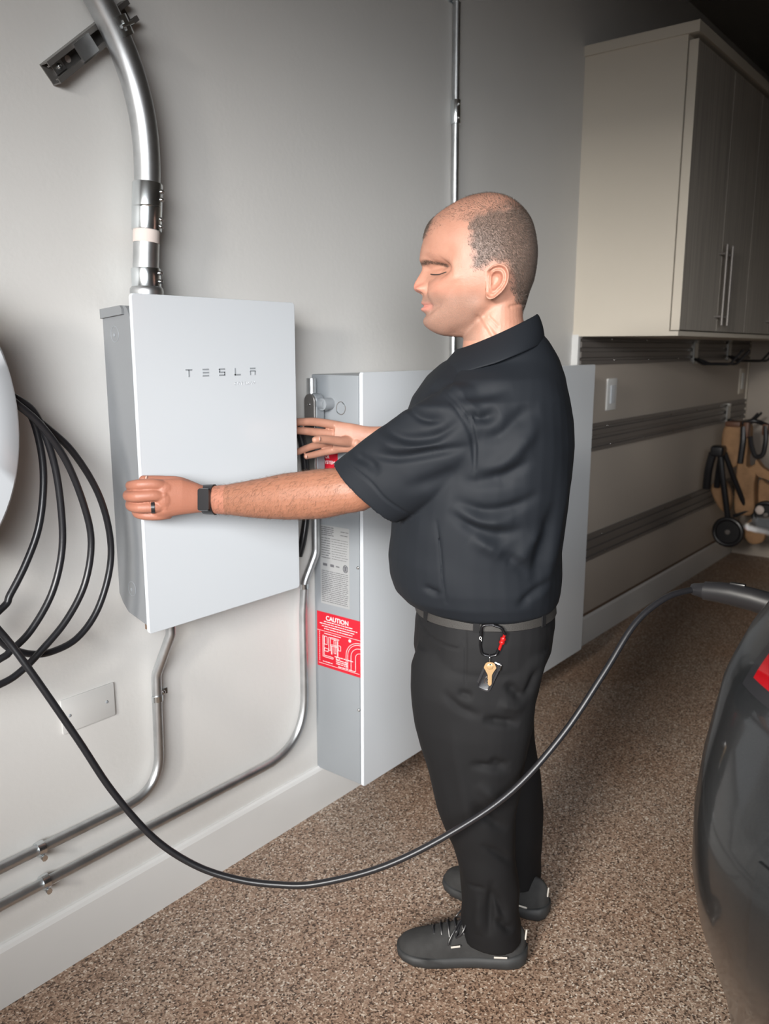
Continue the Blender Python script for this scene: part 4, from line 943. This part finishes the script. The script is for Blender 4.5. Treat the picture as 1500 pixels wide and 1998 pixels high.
# soften along the surface coordinates is enough: strands cover it
attr(body_me, 'hair', hd_)
P2 = Q[:, [0, 2]]
st_ = np.clip((P2[:, 0]-.02)/.03, 0, 1)*np.clip((1.452 - P2[:, 1] - .9*(P2[:, 0]-.155)*0)/.02, 0, 1)*(Q[:, 2] > 1.355)*(np.abs(Q[:, 1]-HB) < .1)
st_ = np.where((P2[:, 0] > .12) & (P2[:, 1] > 1.447), 0, st_)
headz = (Q[:, 2] > 1.33) & (np.abs(Q[:, 1]-HB) < .11)
attr(body_me, 'stubble', st_*headz)
lips = (np.exp(-((Q[:, 1]-HB)/.028)**4)*np.exp(-((P2[:, 1]-1.4205)/.0085)**4)*(P2[:, 0] > .125)); attr(body_me, 'lips', lips*headz)
redn = headz*(np.exp(-((Q[:, 0]-.165)/.016)**2-((Q[:, 2]-1.458)/.014)**2) + .5*np.exp(-((Q[:, 0]+.0)/.02)**2-((Q[:, 2]-1.462)/.032)**2)*(np.abs(Q[:, 1]-HB) > .08) + .35*np.exp(-((Q[:, 0]-.10)/.03)**2-((Q[:, 2]-1.455)/.02)**2))
redn = np.maximum(redn, .35*((~headz) & (Q[:, 0] > .55) & (Q[:, 1] > .02)))
attr(body_me, 'red', np.clip(redn, 0, 1))
attr(body_me, 'tan', (~headz & (Q[:, 1] > -.02))*1.0)
brow = np.zeros(len(V))
for s in (1, -1):
    pp = np.stack([Q[:, 1]-HB, Q[:, 2]], 1); dd, tt = seg_dist(pp, [(s*.008, 1.5015), (s*.024, 1.5035), (s*.044, 1.4945)]); brow = np.maximum(brow, np.exp(-(dd/.0042)**2)*(Q[:, 0] > .09))
attr(body_me, 'brow', brow*.8)
set_co(body_me, V - np.array(POFF)); clean(body_me)
def skin_mat():
    m = mat('skin', (.6, .36, .26), .50, sss=.06, spec=.45); nt = m.node_tree; b = nt.nodes['Principled BSDF']; L_ = nt.links.new
    tc = nt.nodes.new('ShaderNodeTexCoord')
    def A(n): a = nt.nodes.new('ShaderNodeAttribute'); a.attribute_name = n; return a.outputs['Fac']
    def mix(f_, c1, c2, k=1.0):
        x = nt.nodes.new('ShaderNodeMix'); x.data_type = 'RGBA'
        mm = nt.nodes.new('ShaderNodeMath'); mm.operation = 'MULTIPLY'; mm.inputs[1].default_value = k; L_(f_, mm.inputs[0]); L_(mm.outputs[0], x.inputs['Factor'])
        if isinstance(c1, tuple): x.inputs[6].default_value = (*c1, 1)
        else: L_(c1, x.inputs[6])
        x.inputs[7].default_value = (*c2, 1); return x.outputs[2]
    n = nt.nodes.new('ShaderNodeTexNoise'); n.inputs['Scale'].default_value = 45; n.inputs['Detail'].default_value = 5; L_(tc.outputs['Object'], n.inputs['Vector'])
    n2 = nt.nodes.new('ShaderNodeTexNoise'); n2.inputs['Scale'].default_value = 600; n2.inputs['Detail'].default_value = 3; L_(tc.outputs['Object'], n2.inputs['Vector'])
    c = mix(n.outputs['Fac'], (.43, .225, .158), (.33, .155, .105))
    c = mix(A('tan'), c, (.235, .098, .056), .88)
    c = mix(A('red'), c, (.56, .215, .155), .75)
    sx = nt.nodes.new('ShaderNodeMath'); sx.operation = 'MULTIPLY'; L_(A('stubble'), sx.inputs[0]); L_(n2.outputs['Fac'], sx.inputs[1])
    c = mix(sx.outputs[0], c, (.17, .12, .095), 1.0)
    c = mix(A('lips'), c, (.48, .165, .135), .65)
    c = mix(A('hair'), c, (.150, .112, .092), .85)
    c = mix(A('brow'), c, (.15, .09, .06), .9)
    L_(c, b.inputs['Base Color'])
    bp = nt.nodes.new('ShaderNodeBump'); bp.inputs['Strength'].default_value = .35; bp.inputs['Distance'].default_value = .0012
    n3 = nt.nodes.new('ShaderNodeTexNoise'); n3.inputs['Scale'].default_value = 260; n3.inputs['Detail'].default_value = 4; L_(tc.outputs['Object'], n3.inputs['Vector'])
    L_(n3.outputs['Fac'], bp.inputs['Height']); L_(bp.outputs['Normal'], b.inputs['Normal'])
    return m
M['skin'] = skin_mat()
obj('body', body_me, M['skin'], man)

# ---- hair: short strands standing on the scalp
M['hair'] = mat('cropped_brown_hair', (.090, .066, .052), .5, noise=(300, .4))
M['arm_hair'] = mat('arm_hair', (.10, .055, .032), .5)
def strands(name, me_src, dens, count, length, width, flow, material, seed, lift=.45, jitter=.25, off=None):
    r = np.random.default_rng(seed); P = get_co(me_src); Nn = get_no(me_src)
    w = dens/dens.sum(); idx = r.choice(len(P), count, p=w)
    p = P[idx] + r.normal(size=(count, 3))*.0006; n = Nn[idx]
    fl = flow(p); fl = fl - n*np.sum(fl*n, 1)[:, None]; fl /= np.linalg.norm(fl, axis=1)[:, None] + 1e-9
    d = fl*(1-lift) + n*lift + r.normal(size=p.shape)*jitter*.5; d /= np.linalg.norm(d, axis=1)[:, None]
    Lh = length*r.uniform(.6, 1.25, count)[:, None]; s = np.cross(d, n); s /= np.linalg.norm(s, axis=1)[:, None] + 1e-9
    tip = p + d*Lh - n*Lh*.10; mid = p + d*Lh*.5 + n*Lh*.05
    t2 = np.cross(d, s)
    a = p - n*.0006 + s*width; b = p - n*.0006 - s*width*.5 + t2*width*.87; c = p - n*.0006 - s*width*.5 - t2*width*.87
    a2 = mid + s*width*.8; b2 = mid - s*width*.4 + t2*width*.7; c2 = mid - s*width*.4 - t2*width*.7
    VV = np.stack([a, b, c, a2, b2, c2, tip], 1).reshape(-1, 3)
    base = np.arange(count)[:, None]*7
    T = np.array([[0,1,4],[0,4,3],[1,2,5],[1,5,4],[2,0,3],[2,3,5],[3,4,6],[4,5,6],[5,3,6]]); FF = (base[:, None, :] + T[None]).reshape(-1, 3)
    me = bpy.data.meshes.new(name); me.vertices.add(len(VV)); me.vertices.foreach_set('co', VV.astype(np.float32).ravel())
    me.loops.add(len(FF)*3); me.loops.foreach_set('vertex_index', FF.ravel().astype(np.int32)); me.polygons.add(len(FF))
    me.polygons.foreach_set('loop_start', (np.arange(len(FF))*3).astype(np.int32)); me.update(calc_edges=True)
    me.polygons.foreach_set('use_smooth', [True]*len(FF))
    return obj(name, me, material, man)
dn = get_no(body_me)
Pb = get_co(body_me) + np.array(POFF); Qb = to_loc(Pb)
dens = hair_density(Qb)
def head_flow(p):
    Q_ = to_loc(p + np.array(POFF)); w_ = np.clip((Q_[:, 2]-1.53)/.09, 0, 1)[:, None]
    return (-pPF*.6 + np.array([0, 0, -.8]))*(1-w_) + (pPF*.5 - pPL*.5)*w_
strands('hair', body_me, dens**1.2, 46000, .0042, .00018, head_flow, M['hair'], 3, lift=.35, jitter=.18)
mk = brow*(Qb[:, 2] > 1.49)
def brow_flow(p):
    Q_ = to_loc(p + np.array(POFF)); s = np.sign(Q_[:, 1]-HB)[:, None]; return s*pPL*.9 - pPF*.5 + np.array([0, 0, .1])
strands('eyebrows', body_me, np.clip(mk-.25, 0, 1)+1e-9, 900, .0060, .00017, brow_flow, M['hair'], 5, lift=.2, jitter=.15)
ah = ((Qb[:, 0] > .24) & (Qb[:, 0] < .595) & (Qb[:, 1] > .05) & (Qb[:, 2] < 1.13) & (Qb[:, 2] > 1.0)).astype(float)
ah *= np.clip((Qb[:, 0]-.24)/.08, .15, 1)
ad = np.array(LW - EL); ad = ad/np.linalg.norm(ad)
strands('arm_hair', body_me, ah+1e-12, 4600, .0110, .00012, lambda p: np.tile(ad*.5 + np.array([0, 0, -.8]), (len(p), 1)) + rng.normal(size=(len(p), 3))*.35, M['arm_hair'], 8, lift=.18, jitter=.35)
# eyes behind the lids and the lash lines
M['eye'] = mat('eye', (.55, .52, .50), .15); M['lash'] = mat('lashes', (.035, .022, .018), .6)
for s in (1, -1):
    e = MB(POFF)
    c0 = W3(.0975, HB + s*.0330, 1.4835)
    e.ell(c0, (.0092, .0092, .0092), 20, 14); e.build('eyeball', M['eye'], man)
NV = get_co(head_me); QH = to_loc(NV)
def on_face(b, z):
    d = (QH[:, 1]-HB-b)**2 + (QH[:, 2]-z)**2 + (QH[:, 0] < .06)*1.0; i = np.argmin(d); return float(QH[i, 0])
for s in (1, -1):
    e = MB(POFF)
    P = [(.0195, 1.4815), (.026, 1.4798), (.034, 1.4790), (.042, 1.4797), (.0500, 1.4825)]
    e.tube(spline([W3(on_face(s*b, z)+.0006, HB+s*b, z) for b, z in P], 5), [.0006]+[.0014]*19+[.0006], 6); e.build('eyelashes', M['lash'], man)

# ---- polo shirt
M['shirt'] = mat('black_polo_fabric', (.0060, .0078, .0110), .72, sheen=.0, spec=.25, bump=(1500, .25, .0006))
sm = MB()
TOR = [(.150, -.118, .035, .822, .140), (.168, -.131, .035, .812, .158), (.185, -.140, .037, .822, .172), (.205, -.143, .04, .845, .182), (.213, -.145, .042, .875, .186), (.218, -.141, .045, .925, .186), (.214, -.146, .05, .98, .186), (.208, -.151, .053, 1.03, .188),
       (.203, -.153, .057, 1.09, .190), (.198, -.1535, .06, 1.15, .191), (.190, -.150, .06, 1.20, .192), (.172, -.142, .062, 1.245, .184), (.140, -.132, .065, 1.285, .150), (.110, -.116, .068, 1.315, .108), (.082, -.094, .07, 1.340, .084), (.070, -.076, .07, 1.357, .073)]
rings = [fb(.12, -.09, .035, .87, .11, 2.1)] + [fb(af, ab, cb_, z, rb, 2.15, dz=-.018*min(1, max(0, (z-1.30)/.05))) for af, ab, cb_, z, rb in TOR] + [fb(.068, -.072, .07, 1.354, .069, dz=-.018), fb(.066, -.070, .07, 1.32, .065)]
sm.loft(rings)
def sleeve(pts, sec, refv):
    """pts: axis from shoulder to hem; sec: (radius up, radius side)"""
    P = [Vector(p) for p in pts]; n = 40
    sm.tube(P, sec, n, ref=refv)
HEMN = (W3(.245, .155, 1.062))
HL = [W3(-.01, .150, 1.235), W3(.045, .185, 1.205), W3(.105, .192, 1.162), W3(.165, .188, 1.122), W3(.215, .178, 1.087), W3(.250, .168, 1.063)]
HR = [(.070, .065), (.086, .072), (.090, .068), (.0895, .066), (.0885, .065), (.0865, .064)]
tube_in = [W3(.250, .168, 1.063), W3(.215, .178, 1.087), W3(.19, .182, 1.10)]
# one tube out to the hem and back inside: an open sleeve with real thickness
def sleeve_mesh(out, rout, inn, rin, hem=None):
    a = MB(); V = []; F = []; n = 44
    P = out + inn; Rr = rout + rin; rr = []
    ax = (out[-1]-out[-3]).normalized()
    for i, p in enumerate(P):
        if i < len(out): t = (out[min(i+1, len(out)-1)] - out[max(i-1, 0)]).normalized()
        else: t = ax
        if hem is not None:
            f_ = min(1, max(0, (i-1)/3.0)); t = (t*(1-f_) + hem*f_).normalized()
        u = (Vector((0, 0, 1)) - t*t.z).normalized(); w = t.cross(u)
        for k in range(n):
            th = 2*PI*k/n; V.append(p + u*math.cos(th)*Rr[i][0] + w*math.sin(th)*Rr[i][1])
    for i in range(len(P)-1):
        for k in range(n):
            l = (k+1) % n; F.append((i*n+k, i*n+l, (i+1)*n+l, (i+1)*n+k))
    F.append(tuple(range(n-1, -1, -1))); F.append(tuple((len(P)-1)*n+k for k in range(n)))
    sm.add(V, F)
sleeve_mesh(HL, HR, tube_in, [(.0815, .059), (.079, .056), (.05, .045)], hem=(PF*.66 - Vector((0, 0, .75)) - PL*.06).normalized())
HL2 = [W3(-.01, -.02, 1.235), W3(.045, -.065, 1.205), W3(.10, -.115, 1.170), W3(.15, -.165, 1.140), W3(.19, -.205, 1.118)]
sleeve_mesh(HL2, [(.070, .065), (.078, .070), (.078, .066), (.074, .063), (.070, .062)], [W3(.19, -.205, 1.118), W3(.16, -.175, 1.132), W3(.14, -.155, 1.14)], [(.066, .057), (.063, .054), (.05, .045)])
shirt = remesh(sm, .0036, 8, .5)
folds(shirt, [(-.0035, .006, [(.102, 1.262), (.072, 1.232), (.050, 1.200), (.040, 1.165), (.039, 1.120)])], .16)
folds(shirt, SLEEVE_FOLDS, .16, k=1.0)
folds(shirt, TORSO_FOLDS, .10, k=1.0)
V = get_co(shirt); N = get_no(shirt); Q = to_loc(V)
set_co(shirt, V + N*(noise3(V, 28, 21)*.0022 + noise3(V, 70, 22)*.0008)[:, None] - np.array(POFF)); clean(shirt)
polo = obj('polo_shirt', shirt, M['shirt'], man)
# collar: stand and fold-over leaf
cl = MB(POFF)
def col(th):
    """angle 0 = front, 90 = his left side; returns section points of the collar"""
    c, s = math.cos(th), math.sin(th); bk = (1-c)/2
    top = W3(.004 + (.075 if c > 0 else .074)*c, HB + .069*s, 1.340 + .066*bk**1.1 - .004*abs(s))
    out_t = W3(.004 + (.082 if c > 0 else .082)*c, HB + .077*s, 1.336 + .067*bk**1.1 - .004*abs(s))
    out_b = W3(.004 + (.128 if c > 0 else .094)*c, HB + .122*s, 1.276 + .074*bk**1.0)
    in_b = W3(.004 + (.120 if c > 0 else .088)*c, HB + .115*s, 1.277 + .073*bk)
    in_l = W3(.004 + (.074 if c > 0 else .074)*c, HB + .068*s, 1.300 + .060*bk)
    in_h = W3(.004 + (.0715 if c > 0 else .0715)*c, HB + .0665*s, 1.334 + .066*bk**1.1)
    mid_t = (top + out_t)/2 + Vector((0, 0, .0025))
    mid_o = (out_t + out_b)/2 + (out_t - W3(.004, HB, out_t.z)).normalized()*.004
    return [in_l, in_h, top, mid_t, out_t, mid_o, out_b, in_b]
nC = 72; V = []; F = []
for k in range(nC+1):
    th = R(8) + (2*PI - R(16))*k/nC; V += col(th)
for k in range(nC):
    for i in range(8):
        j = (i+1) % 8; F.append((k*8+i, k*8+j, (k+1)*8+j, (k+1)*8+i))
F.append(tuple(range(7, -1, -1))); F.append(tuple(nC*8+i for i in range(8)))
cl.add(V, F); co_ = cl.build('collar', M['shirt'], polo, angle=60)
sb2 = co_.modifiers.new('s', 'SUBSURF'); sb2.levels = 1; sb2.render_levels = 2

# ---- trousers
M['trousers'] = mat('black_trouser_fabric', (.0065, .0065, .0072), .75, sheen=.0, spec=.22, bump=(1400, .2, .0005))
tm = MB()
tm.loft([fb(.150, -.125, .035, .842, .150, 2.2), fb(.156, -.132, .035, .815, .158, 2.2), fb(.165, -.136, .037, .77, .166, 2.2), fb(.168, -.131, .038, .72, .168, 2.2), fb(.160, -.115, .038, .68, .160, 2.2), fb(.13, -.10, .038, .645, .12, 2.2)])
LEGN = [(.155, -.120, .115, .74, .080), (.165, -.112, .120, .70, .086), (.162, -.099, .122, .65, .088), (.152, -.093, .122, .567, .084), (.142, -.084, .120, .52, .080), (.130, -.076, .117, .474, .077), (.102, -.067, .112, .368, .071), (.070, -.068, .106, .284, .066), (.055, -.072, .101, .211, .064), (.046, -.079, .097, .136, .063), (.046, -.083, .095, .085, .064), (.040, -.086, .094, .052, .064)]
LEGF = [(.140, -.130, -.04, .74, .080), (.140, -.130, -.05, .70, .084), (.125, -.120, -.06, .62, .084), (.100, -.104, -.07, .53, .080), (.075, -.112, -.08, .45, .074), (.055, -.128, -.09, .35, .068), (.030, -.139, -.10, .25, .064), (.015, -.143, -.104, .15, .062), (.010, -.140, -.104, .085, .062), (.008, -.138, -.104, .062, .062)]
for LG in (LEGN, LEGF):
    tm.loft([fb(af, ab, cb_, z, rb, 2.1) for af, ab, cb_, z, rb in LG] + [fb(LG[-1][0]-.006, LG[-1][1]+.006, LG[-1][2], LG[-1][3]+.001, LG[-1][4]-.006, 2.1), fb(LG[-2][0]-.012, LG[-2][1]+.012, LG[-2][2], LG[-2][3]+.02, LG[-2][4]-.012, 2.1)])
tr = remesh(tm, .0040, 6, .5)
folds(tr, PANTS_FOLDS, .06, k=.85)
V = get_co(tr); N = get_no(tr); Q = to_loc(V)
low = np.clip((.34-Q[:, 2])/.2, 0, 1)
set_co(tr, V + N*(noise3(V, 26, 31)*.0025 + noise3(V*np.array([1, 1, .45]), 75, 32)*.0012 + low*noise3(V, 55, 33)*.0022)[:, None] - np.array(POFF)); clean(tr)
obj('trousers', tr, M['trousers'], man)
M['belt'] = mat('woven_belt', (.022, .020, .018), .7, bump=(500, .6, .001))
bl = MB(POFF); bl.loft([fb(.1580, -.133, .036, .799, .1610, 2.2), fb(.1620, -.137, .036, .801, .1640, 2.2), fb(.1570, -.132, .036, .842, .1590, 2.2), fb(.150, -.126, .036, .843, .154, 2.2)])
be = bl.build('belt', M['belt'], man)
lp = MB(POFF)
for th in (38, 85, 140):
    c, s = math.cos(R(th)), math.sin(R(th)); a_ = .0125 + .148*math.copysign(abs(c)**(2/2.2), c); b2 = .036 + .165*math.copysign(abs(s)**(2/2.2), s)
    nrm_ = (PF*c/.148 + PL*s/.165).normalized(); ctr = W3(a_, b2, .822); tg = nrm_.cross(Vector((0, 0, 1)))
    l_ = MB(POFF); l_.bar(ctr - Vector((0, 0, .024)), ctr + Vector((0, 0, .026)), .012, .003, up=nrm_); l_.build('belt_loop', M['trousers'], man, smooth=False)

# ---- shoes
M['shoe'] = mat('dark_grey_knit', (.022, .022, .022), .8, noise=(60, .2), bump=(900, .5, .001)); M['sole'] = mat('dark_rubber_sole', (.022, .023, .024), .6, noise=(30, .15)); M['reflective'] = mat('pale_reflective_strip', (.55, .52, .47), .5); M['orange'] = mat('worn_orange_sole_edge', (.32, .13, .05), .7)
def shoe(toe, heel, side):
    """toe and heel are (a, b) floor points"""
    T = Vector((toe[0], toe[1], 0)); H = Vector((heel[0], heel[1], 0)); d = (T-H); Ls = d.length; d.normalize(); w = Vector((-d.y, d.x, 0))
    def P(u, v, z): q = H + d*u*Ls + w*v; return W3(q.x, q.y, z)
    us = [0, .02, .07, .16, .28, .40, .52, .64, .76, .87, .95, .99, 1.0]
    wd = [.004, .020, .031, .036, .035, .034, .037, .042, .0445, .042, .033, .018, .004]
    top = [.050, .078, .094, .098, .100, .098, .090, .078, .066, .058, .050, .040, .030]
    bot = [.016, .006, .001, 0, 0, 0, 0, 0, 0, .003, .009, .014, .018]
    m = MB(POFF); rings_ = []
    for u, hw, tz in zip(us, wd, top):
        rg = []
        for k in range(28):
            th = 2*PI*k/28; c, s = math.cos(th), math.sin(th)
            z0 = .022; zc = z0; hgt = tz - z0
            zz = zc + hgt*abs(s)**.85 if s > 0 else zc + s*.006
            nar = 1 - .38*max(0, s)*min(1, max(0, (.6-u)/.2)) - .2*max(0, s)
            rg.append(P(u, hw*math.copysign(abs(c)**.8, c)*nar, zz))
        rings_.append(rg)
    m.loft(rings_); up_ = m.build('shoe', M['shoe'], man, angle=80)
    s_ = up_.modifiers.new('s', 'SUBSURF'); s_.levels = 1; s_.render_levels = 2
    so_ = MB(POFF); rings_ = []
    for u, hw, bz in zip(us, wd, bot):
        h2 = hw + .0035; ue = u*1.02 - .01; tz = .025 + .008*math.exp(-(u/.12)**2)
        rg = [P(ue, h2*.9, bz), P(ue, h2, bz+.006), P(ue, h2+.001, (bz+tz)/2), P(ue, h2-.001, tz), P(ue, h2*.8, tz+.003), P(ue, 0, tz+.003), P(ue, -h2*.8, tz+.003), P(ue, -h2+.001, tz), P(ue, -h2-.001, (bz+tz)/2), P(ue, -h2, bz+.006), P(ue, -h2*.9, bz), P(ue, 0, bz)]
        rings_.append(rg)
    so_.loft(rings_); so2_ = so_.build('sole', M['sole'], up_, angle=60)
    la = MB(POFF)
    for i in range(5):
        u = .50 + .055*i; z = .094 - .0045*i - max(0, i-2)*.003
        la.tube(spline([P(u-.01, .024, z-.018), P(u, .012, z-.002), P(u+.008, 0, z+.002), P(u, -.012, z-.002), P(u-.01, -.024, z-.018)], 4), .0024, 8)
    for s in (1, -1): la.tube(spline([P(.50, 0, .096), P(.47, s*.020, .108), P(.50, s*.036, .092), P(.55, s*.034, .074), P(.53, s*.018, .088), P(.50, 0, .096)], 5), .0021, 8)
    la.tube(spline([P(.50, 0, .097), P(.55, .022, .090), P(.60, .036, .070), P(.61, .040, .058)], 4), .0019, 8)
    la.build('laces', M['black_plastic'], up_)
    lg_ = MB(POFF)
    lg_.tube([P(.52, side*.0375, .056), P(.59, side*.0400, .054)], .0022, 6); lg_.build('side_tab', M['reflective'], up_)
    lg_ = MB(POFF); lg_.tube([P(.16, side*.0395, .034), P(.26, side*.0385, .033)], .0022, 6); lg_.build('heel_mark', M['reflective'], up_)
    lg_ = MB(POFF); lg_.tube([P(.012, .006, .056), P(.006, .006, .080)], .002, 6); lg_.build('heel_tab', M['reflective'], up_)
    return up_
shoe((.187, .112), (-.098, .094), 1)
shoe((.095, -.150), (-.158, -.060), 1)

# ---- watch and ring
wm = MB(POFF); c = V_((.0965, -.2105, 1.0302)); ax = (V_((.115, -.250, 1.032)) - V_((.092, -.202, 1.030))).normalized(); u = (V_((0, 0, 1)) - ax*ax.z).normalized(); v = ax.cross(u)
def wring(s_, ra, rb_): return [c + ax*s_ + u*math.cos(2*PI*k/40)*ra + v*math.sin(2*PI*k/40)*rb_ for k in range(40)]
wm.loft([wring(-.0120, .0295, .0238), wring(-.0120, .0312, .0255), wring(0, .0318, .0262), wring(.0120, .0322, .0262), wring(.0120, .0305, .0245)]); wb = wm.build('watch', M['black_rubber'], man)
camv = (V_((-1.024, -1.558, 1.34)) - c).normalized(); camv = (camv - ax*camv.dot(ax)).normalized(); tg = ax.cross(camv)
fcM = mat('watch_glass', (.006, .006, .008), .25, coat=.3)
wf = MB(POFF)
for s0, s1, m_ in ((0, .0045, 1), ):
    Q0 = c + camv*.0275
    pts_ = rrect(-.0130, .0130, -.0235, .0235, .004, 4)
    V1 = [Q0 + ax*x + tg*y for x, y in pts_]; V2 = [Q0 + camv*.0045 + ax*x*.94 + tg*y*.94 for x, y in pts_]; n = len(pts_)
    wf.add(V1 + V2, [tuple(range(n)), tuple(range(2*n-1, n-1, -1))] + [(i, i+n, (i+1) % n+n, (i+1) % n) for i in range(n)], False)
wf.build('watch_case', fcM, wb, smooth=False)
rg = MB(POFF); c = V_((-.013, -.1665, 1.025)); ax = (V_((-.0325, -.150, 1.025)) - V_((-.010, -.168, 1.025))).normalized(); u = V_((0, 0, 1)); v = ax.cross(u)
def rr_(s_, r_): return [c + ax*s_ + u*math.cos(2*PI*k/28)*r_ + v*math.sin(2*PI*k/28)*r_ for k in range(28)]
rg.loft([rr_(-.0035, .0116), rr_(-.0035, .0128), rr_(.0035, .0128), rr_(.0035, .0116)]); rg.build('ring', M['black_plastic'], man)
# finger nails
nm = mat('finger_nail', (.66, .42, .34), .3)
for p, rd, tilt in ((V_((-.001, -.1335, 1.080)), (.0055, .0022, .0048), 0), (V_((.497, -.1545, 1.120)), (.0070, .0022, .0058), 0), (V_((.500, -.1055, 1.071)), (.005, .002, .004), 0)):
    q = MB(POFF); q.ell(p, rd, 14, 8, Matrix.Rotation(R(35), 3, 'Z')); q.build('finger_nail', nm, man)

# ---- carabiner, key and key fob hanging from the belt
M['carab'] = mat('black_anodised', (.03, .03, .033), .25, metal=.8); M['carab_red'] = mat('red_anodised', (.62, .02, .02), .22, metal=.6); M['brass'] = mat('brass_key', (.66, .45, .24), .32, metal=.75)
cb0 = .205
def H3(a, z, b=0): return W3(a, cb0 + b, z)
ko = tuple(H3(0, .80))
t = thing('carabiner', 'black carabiner with a red screw gate clipped to the belt loop', 'carabiner', ko)
m = MB(ko); sp_ = fillet([H3(-.005, .818), H3(.0175, .816), H3(.020, .775), H3(.016, .757), H3(.0, .753), H3(-.012, .757), H3(-.016, .768)], [.009, .03, .008, .02, .008], 8)
m.tube(sp_, [(.0042, .0030)]*len(sp_), 12, ref=PL)
sp_ = fillet([H3(-.0, .818), H3(-.020, .812), H3(-.0275, .798)], .012, 8); m.tube(sp_, [(.0042, .0030)]*len(sp_), 12, ref=PL)
m.build('frame', M['carab'], t)
g = MB(ko); g.cyl(H3(-.027, .800), H3(-.0165, .766), .0030, 14); g.build('gate', M['carab_red'], t)
dg_ = (H3(-.0165, .766)-H3(-.027, .800))
g = MB(ko)
for f0, f1, r_ in ((.22, .62, .0046), (.26, .38, .0058), (.46, .58, .0058)): g.cyl(H3(-.027, .800) + dg_*f0, H3(-.027, .800) + dg_*f1, r_, 18, .0006)
g.build('screw_sleeve', M['carab_red'], t)
k_ = MB(ko); cpx = H3(.0200, .790, .0038); ringp = [cpx + PF*.0018*math.cos(2*PI*i/14) + V_((0, 0, 1))*.0028*math.sin(2*PI*i/14) for i in range(14)]; k_.tube(ringp, .0006, 6, closed=True); k_.bar(cpx + V_((0, 0, -.003)) - PF*.0015, cpx + V_((0, 0, -.006)) - PF*.002, .001, .001); k_.build('emblem', M['white_plastic'], t)
r_ = MB(ko); rc = H3(.001, .7485); r_.tube([rc + PL*.0065*math.cos(2*PI*i/24) + V_((0, 0, 1))*.0085*math.sin(2*PI*i/24) for i in range(24)], .0009, 8, closed=True); r_.build('split_ring', M['chrome'], t)
kk = tuple(H3(0, .74, .006)); m = MB(kk)
OUTK = [(0, .7435), (.006, .7430), (.0095, .7395), (.0115, .734), (.0120, .7325), (.0105, .7290), (.0085, .7265), (.0048, .7195), (.0040, .7165), (.0040, .700), (.0033, .6975), (.0, .6945), (-.0028, .6975), (-.0040, .6985), (-.0030, .702), (-.0042, .7045), (-.0030, .7075), (-.0042, .7105), (-.0040, .7165), (-.0052, .7195), (-.0088, .7265), (-.0105, .7290), (-.0120, .7325), (-.0115, .734), (-.0095, .7395), (-.006, .7430)]
n = len(OUTK); V1 = [W3(-a, cb0+.0065, z) for a, z in OUTK]; V2 = [W3(-a, cb0+.0088, z) for a, z in OUTK]
m.add(V1+V2, [tuple(range(n)), tuple(range(2*n-1, n-1, -1))] + [(i, i+n, (i+1) % n+n, (i+1) % n) for i in range(n)], False)
m.ell(W3(0, cb0+.0088, .7345), (.0065, .0012, .0062), 16, 8, Matrix.Rotation(math.atan2(PF.y, PF.x), 3, 'Z'))
t = thing('house_key', 'brass house key hanging from the carabiner in front of the fob', 'key', kk); m.build('blade', M['brass'], t, smooth=False)
h = MB(kk); h.cyl(W3(0, cb0+.0095, .7395), W3(0, cb0+.0102, .7395), .0013, 10); h.build('hole', M['black_plastic'], t)
fo = tuple(H3(.01, .71, 0)); t = thing('key_fob', 'black car key fob with bright corner hanging behind the brass key', 'key fob', fo)
fx = (PF*.36 + V_((0, 0, -1))*.93).normalized(); fu = PL.cross(fx).normalized(); fc_ = W3(.004, cb0-.0045, .7105)
def fpt(x, y, d): return fc_ + fx*x + fu*y + PL*d
def fslab(m, x0, x1, y0, y1, d0, d1, r_):
    pts_ = rrect(x0, x1, y0, y1, r_, 5); n = len(pts_)
    V = [fpt(x, y, d0) for x, y in pts_] + [fpt(x, y, (d0+d1)*.5+.0015) for x, y in [(x*1.03, y*1.05) for x, y in pts_]] + [fpt(x*.97, y*.93, d1) for x, y in pts_]
    F = [tuple(range(n)), tuple(range(3*n-1, 2*n-1, -1))]
    for j in range(2): F += [(j*n+i, (j+1)*n+i, (j+1)*n+(i+1) % n, j*n+(i+1) % n) for i in range(n)]
    m.add(V, F, True)
m = MB(fo); fslab(m, -.031, .031, -.0165, .0165, -.006, .006, .009); m.build('shell', M['black_plastic'], t)
m = MB(fo); fslab(m, -.022, .026, -.0105, .0105, .006, .0070, .005); m.build('button_panel', M['black_rubber'], t)
m = MB(fo); el = [fpt(.006 + .0075*math.cos(2*PI*i/24), .000 + .0035*math.sin(2*PI*i/24), .0078) for i in range(24)]; m.tube(el, .0006, 6, closed=True); m.build('oval_emblem', M['chrome'], t)
sg = 1 if (fu.dot(PF) < 0) else -1
m = MB(fo); m.tube(fillet([fpt(-.0315, sg*.002, .002), fpt(-.0315, sg*.0165, .002), fpt(-.020, sg*.0175, .002)], .005, 6), .0022, 8); m.build('bright_corner', M['chrome'], t)
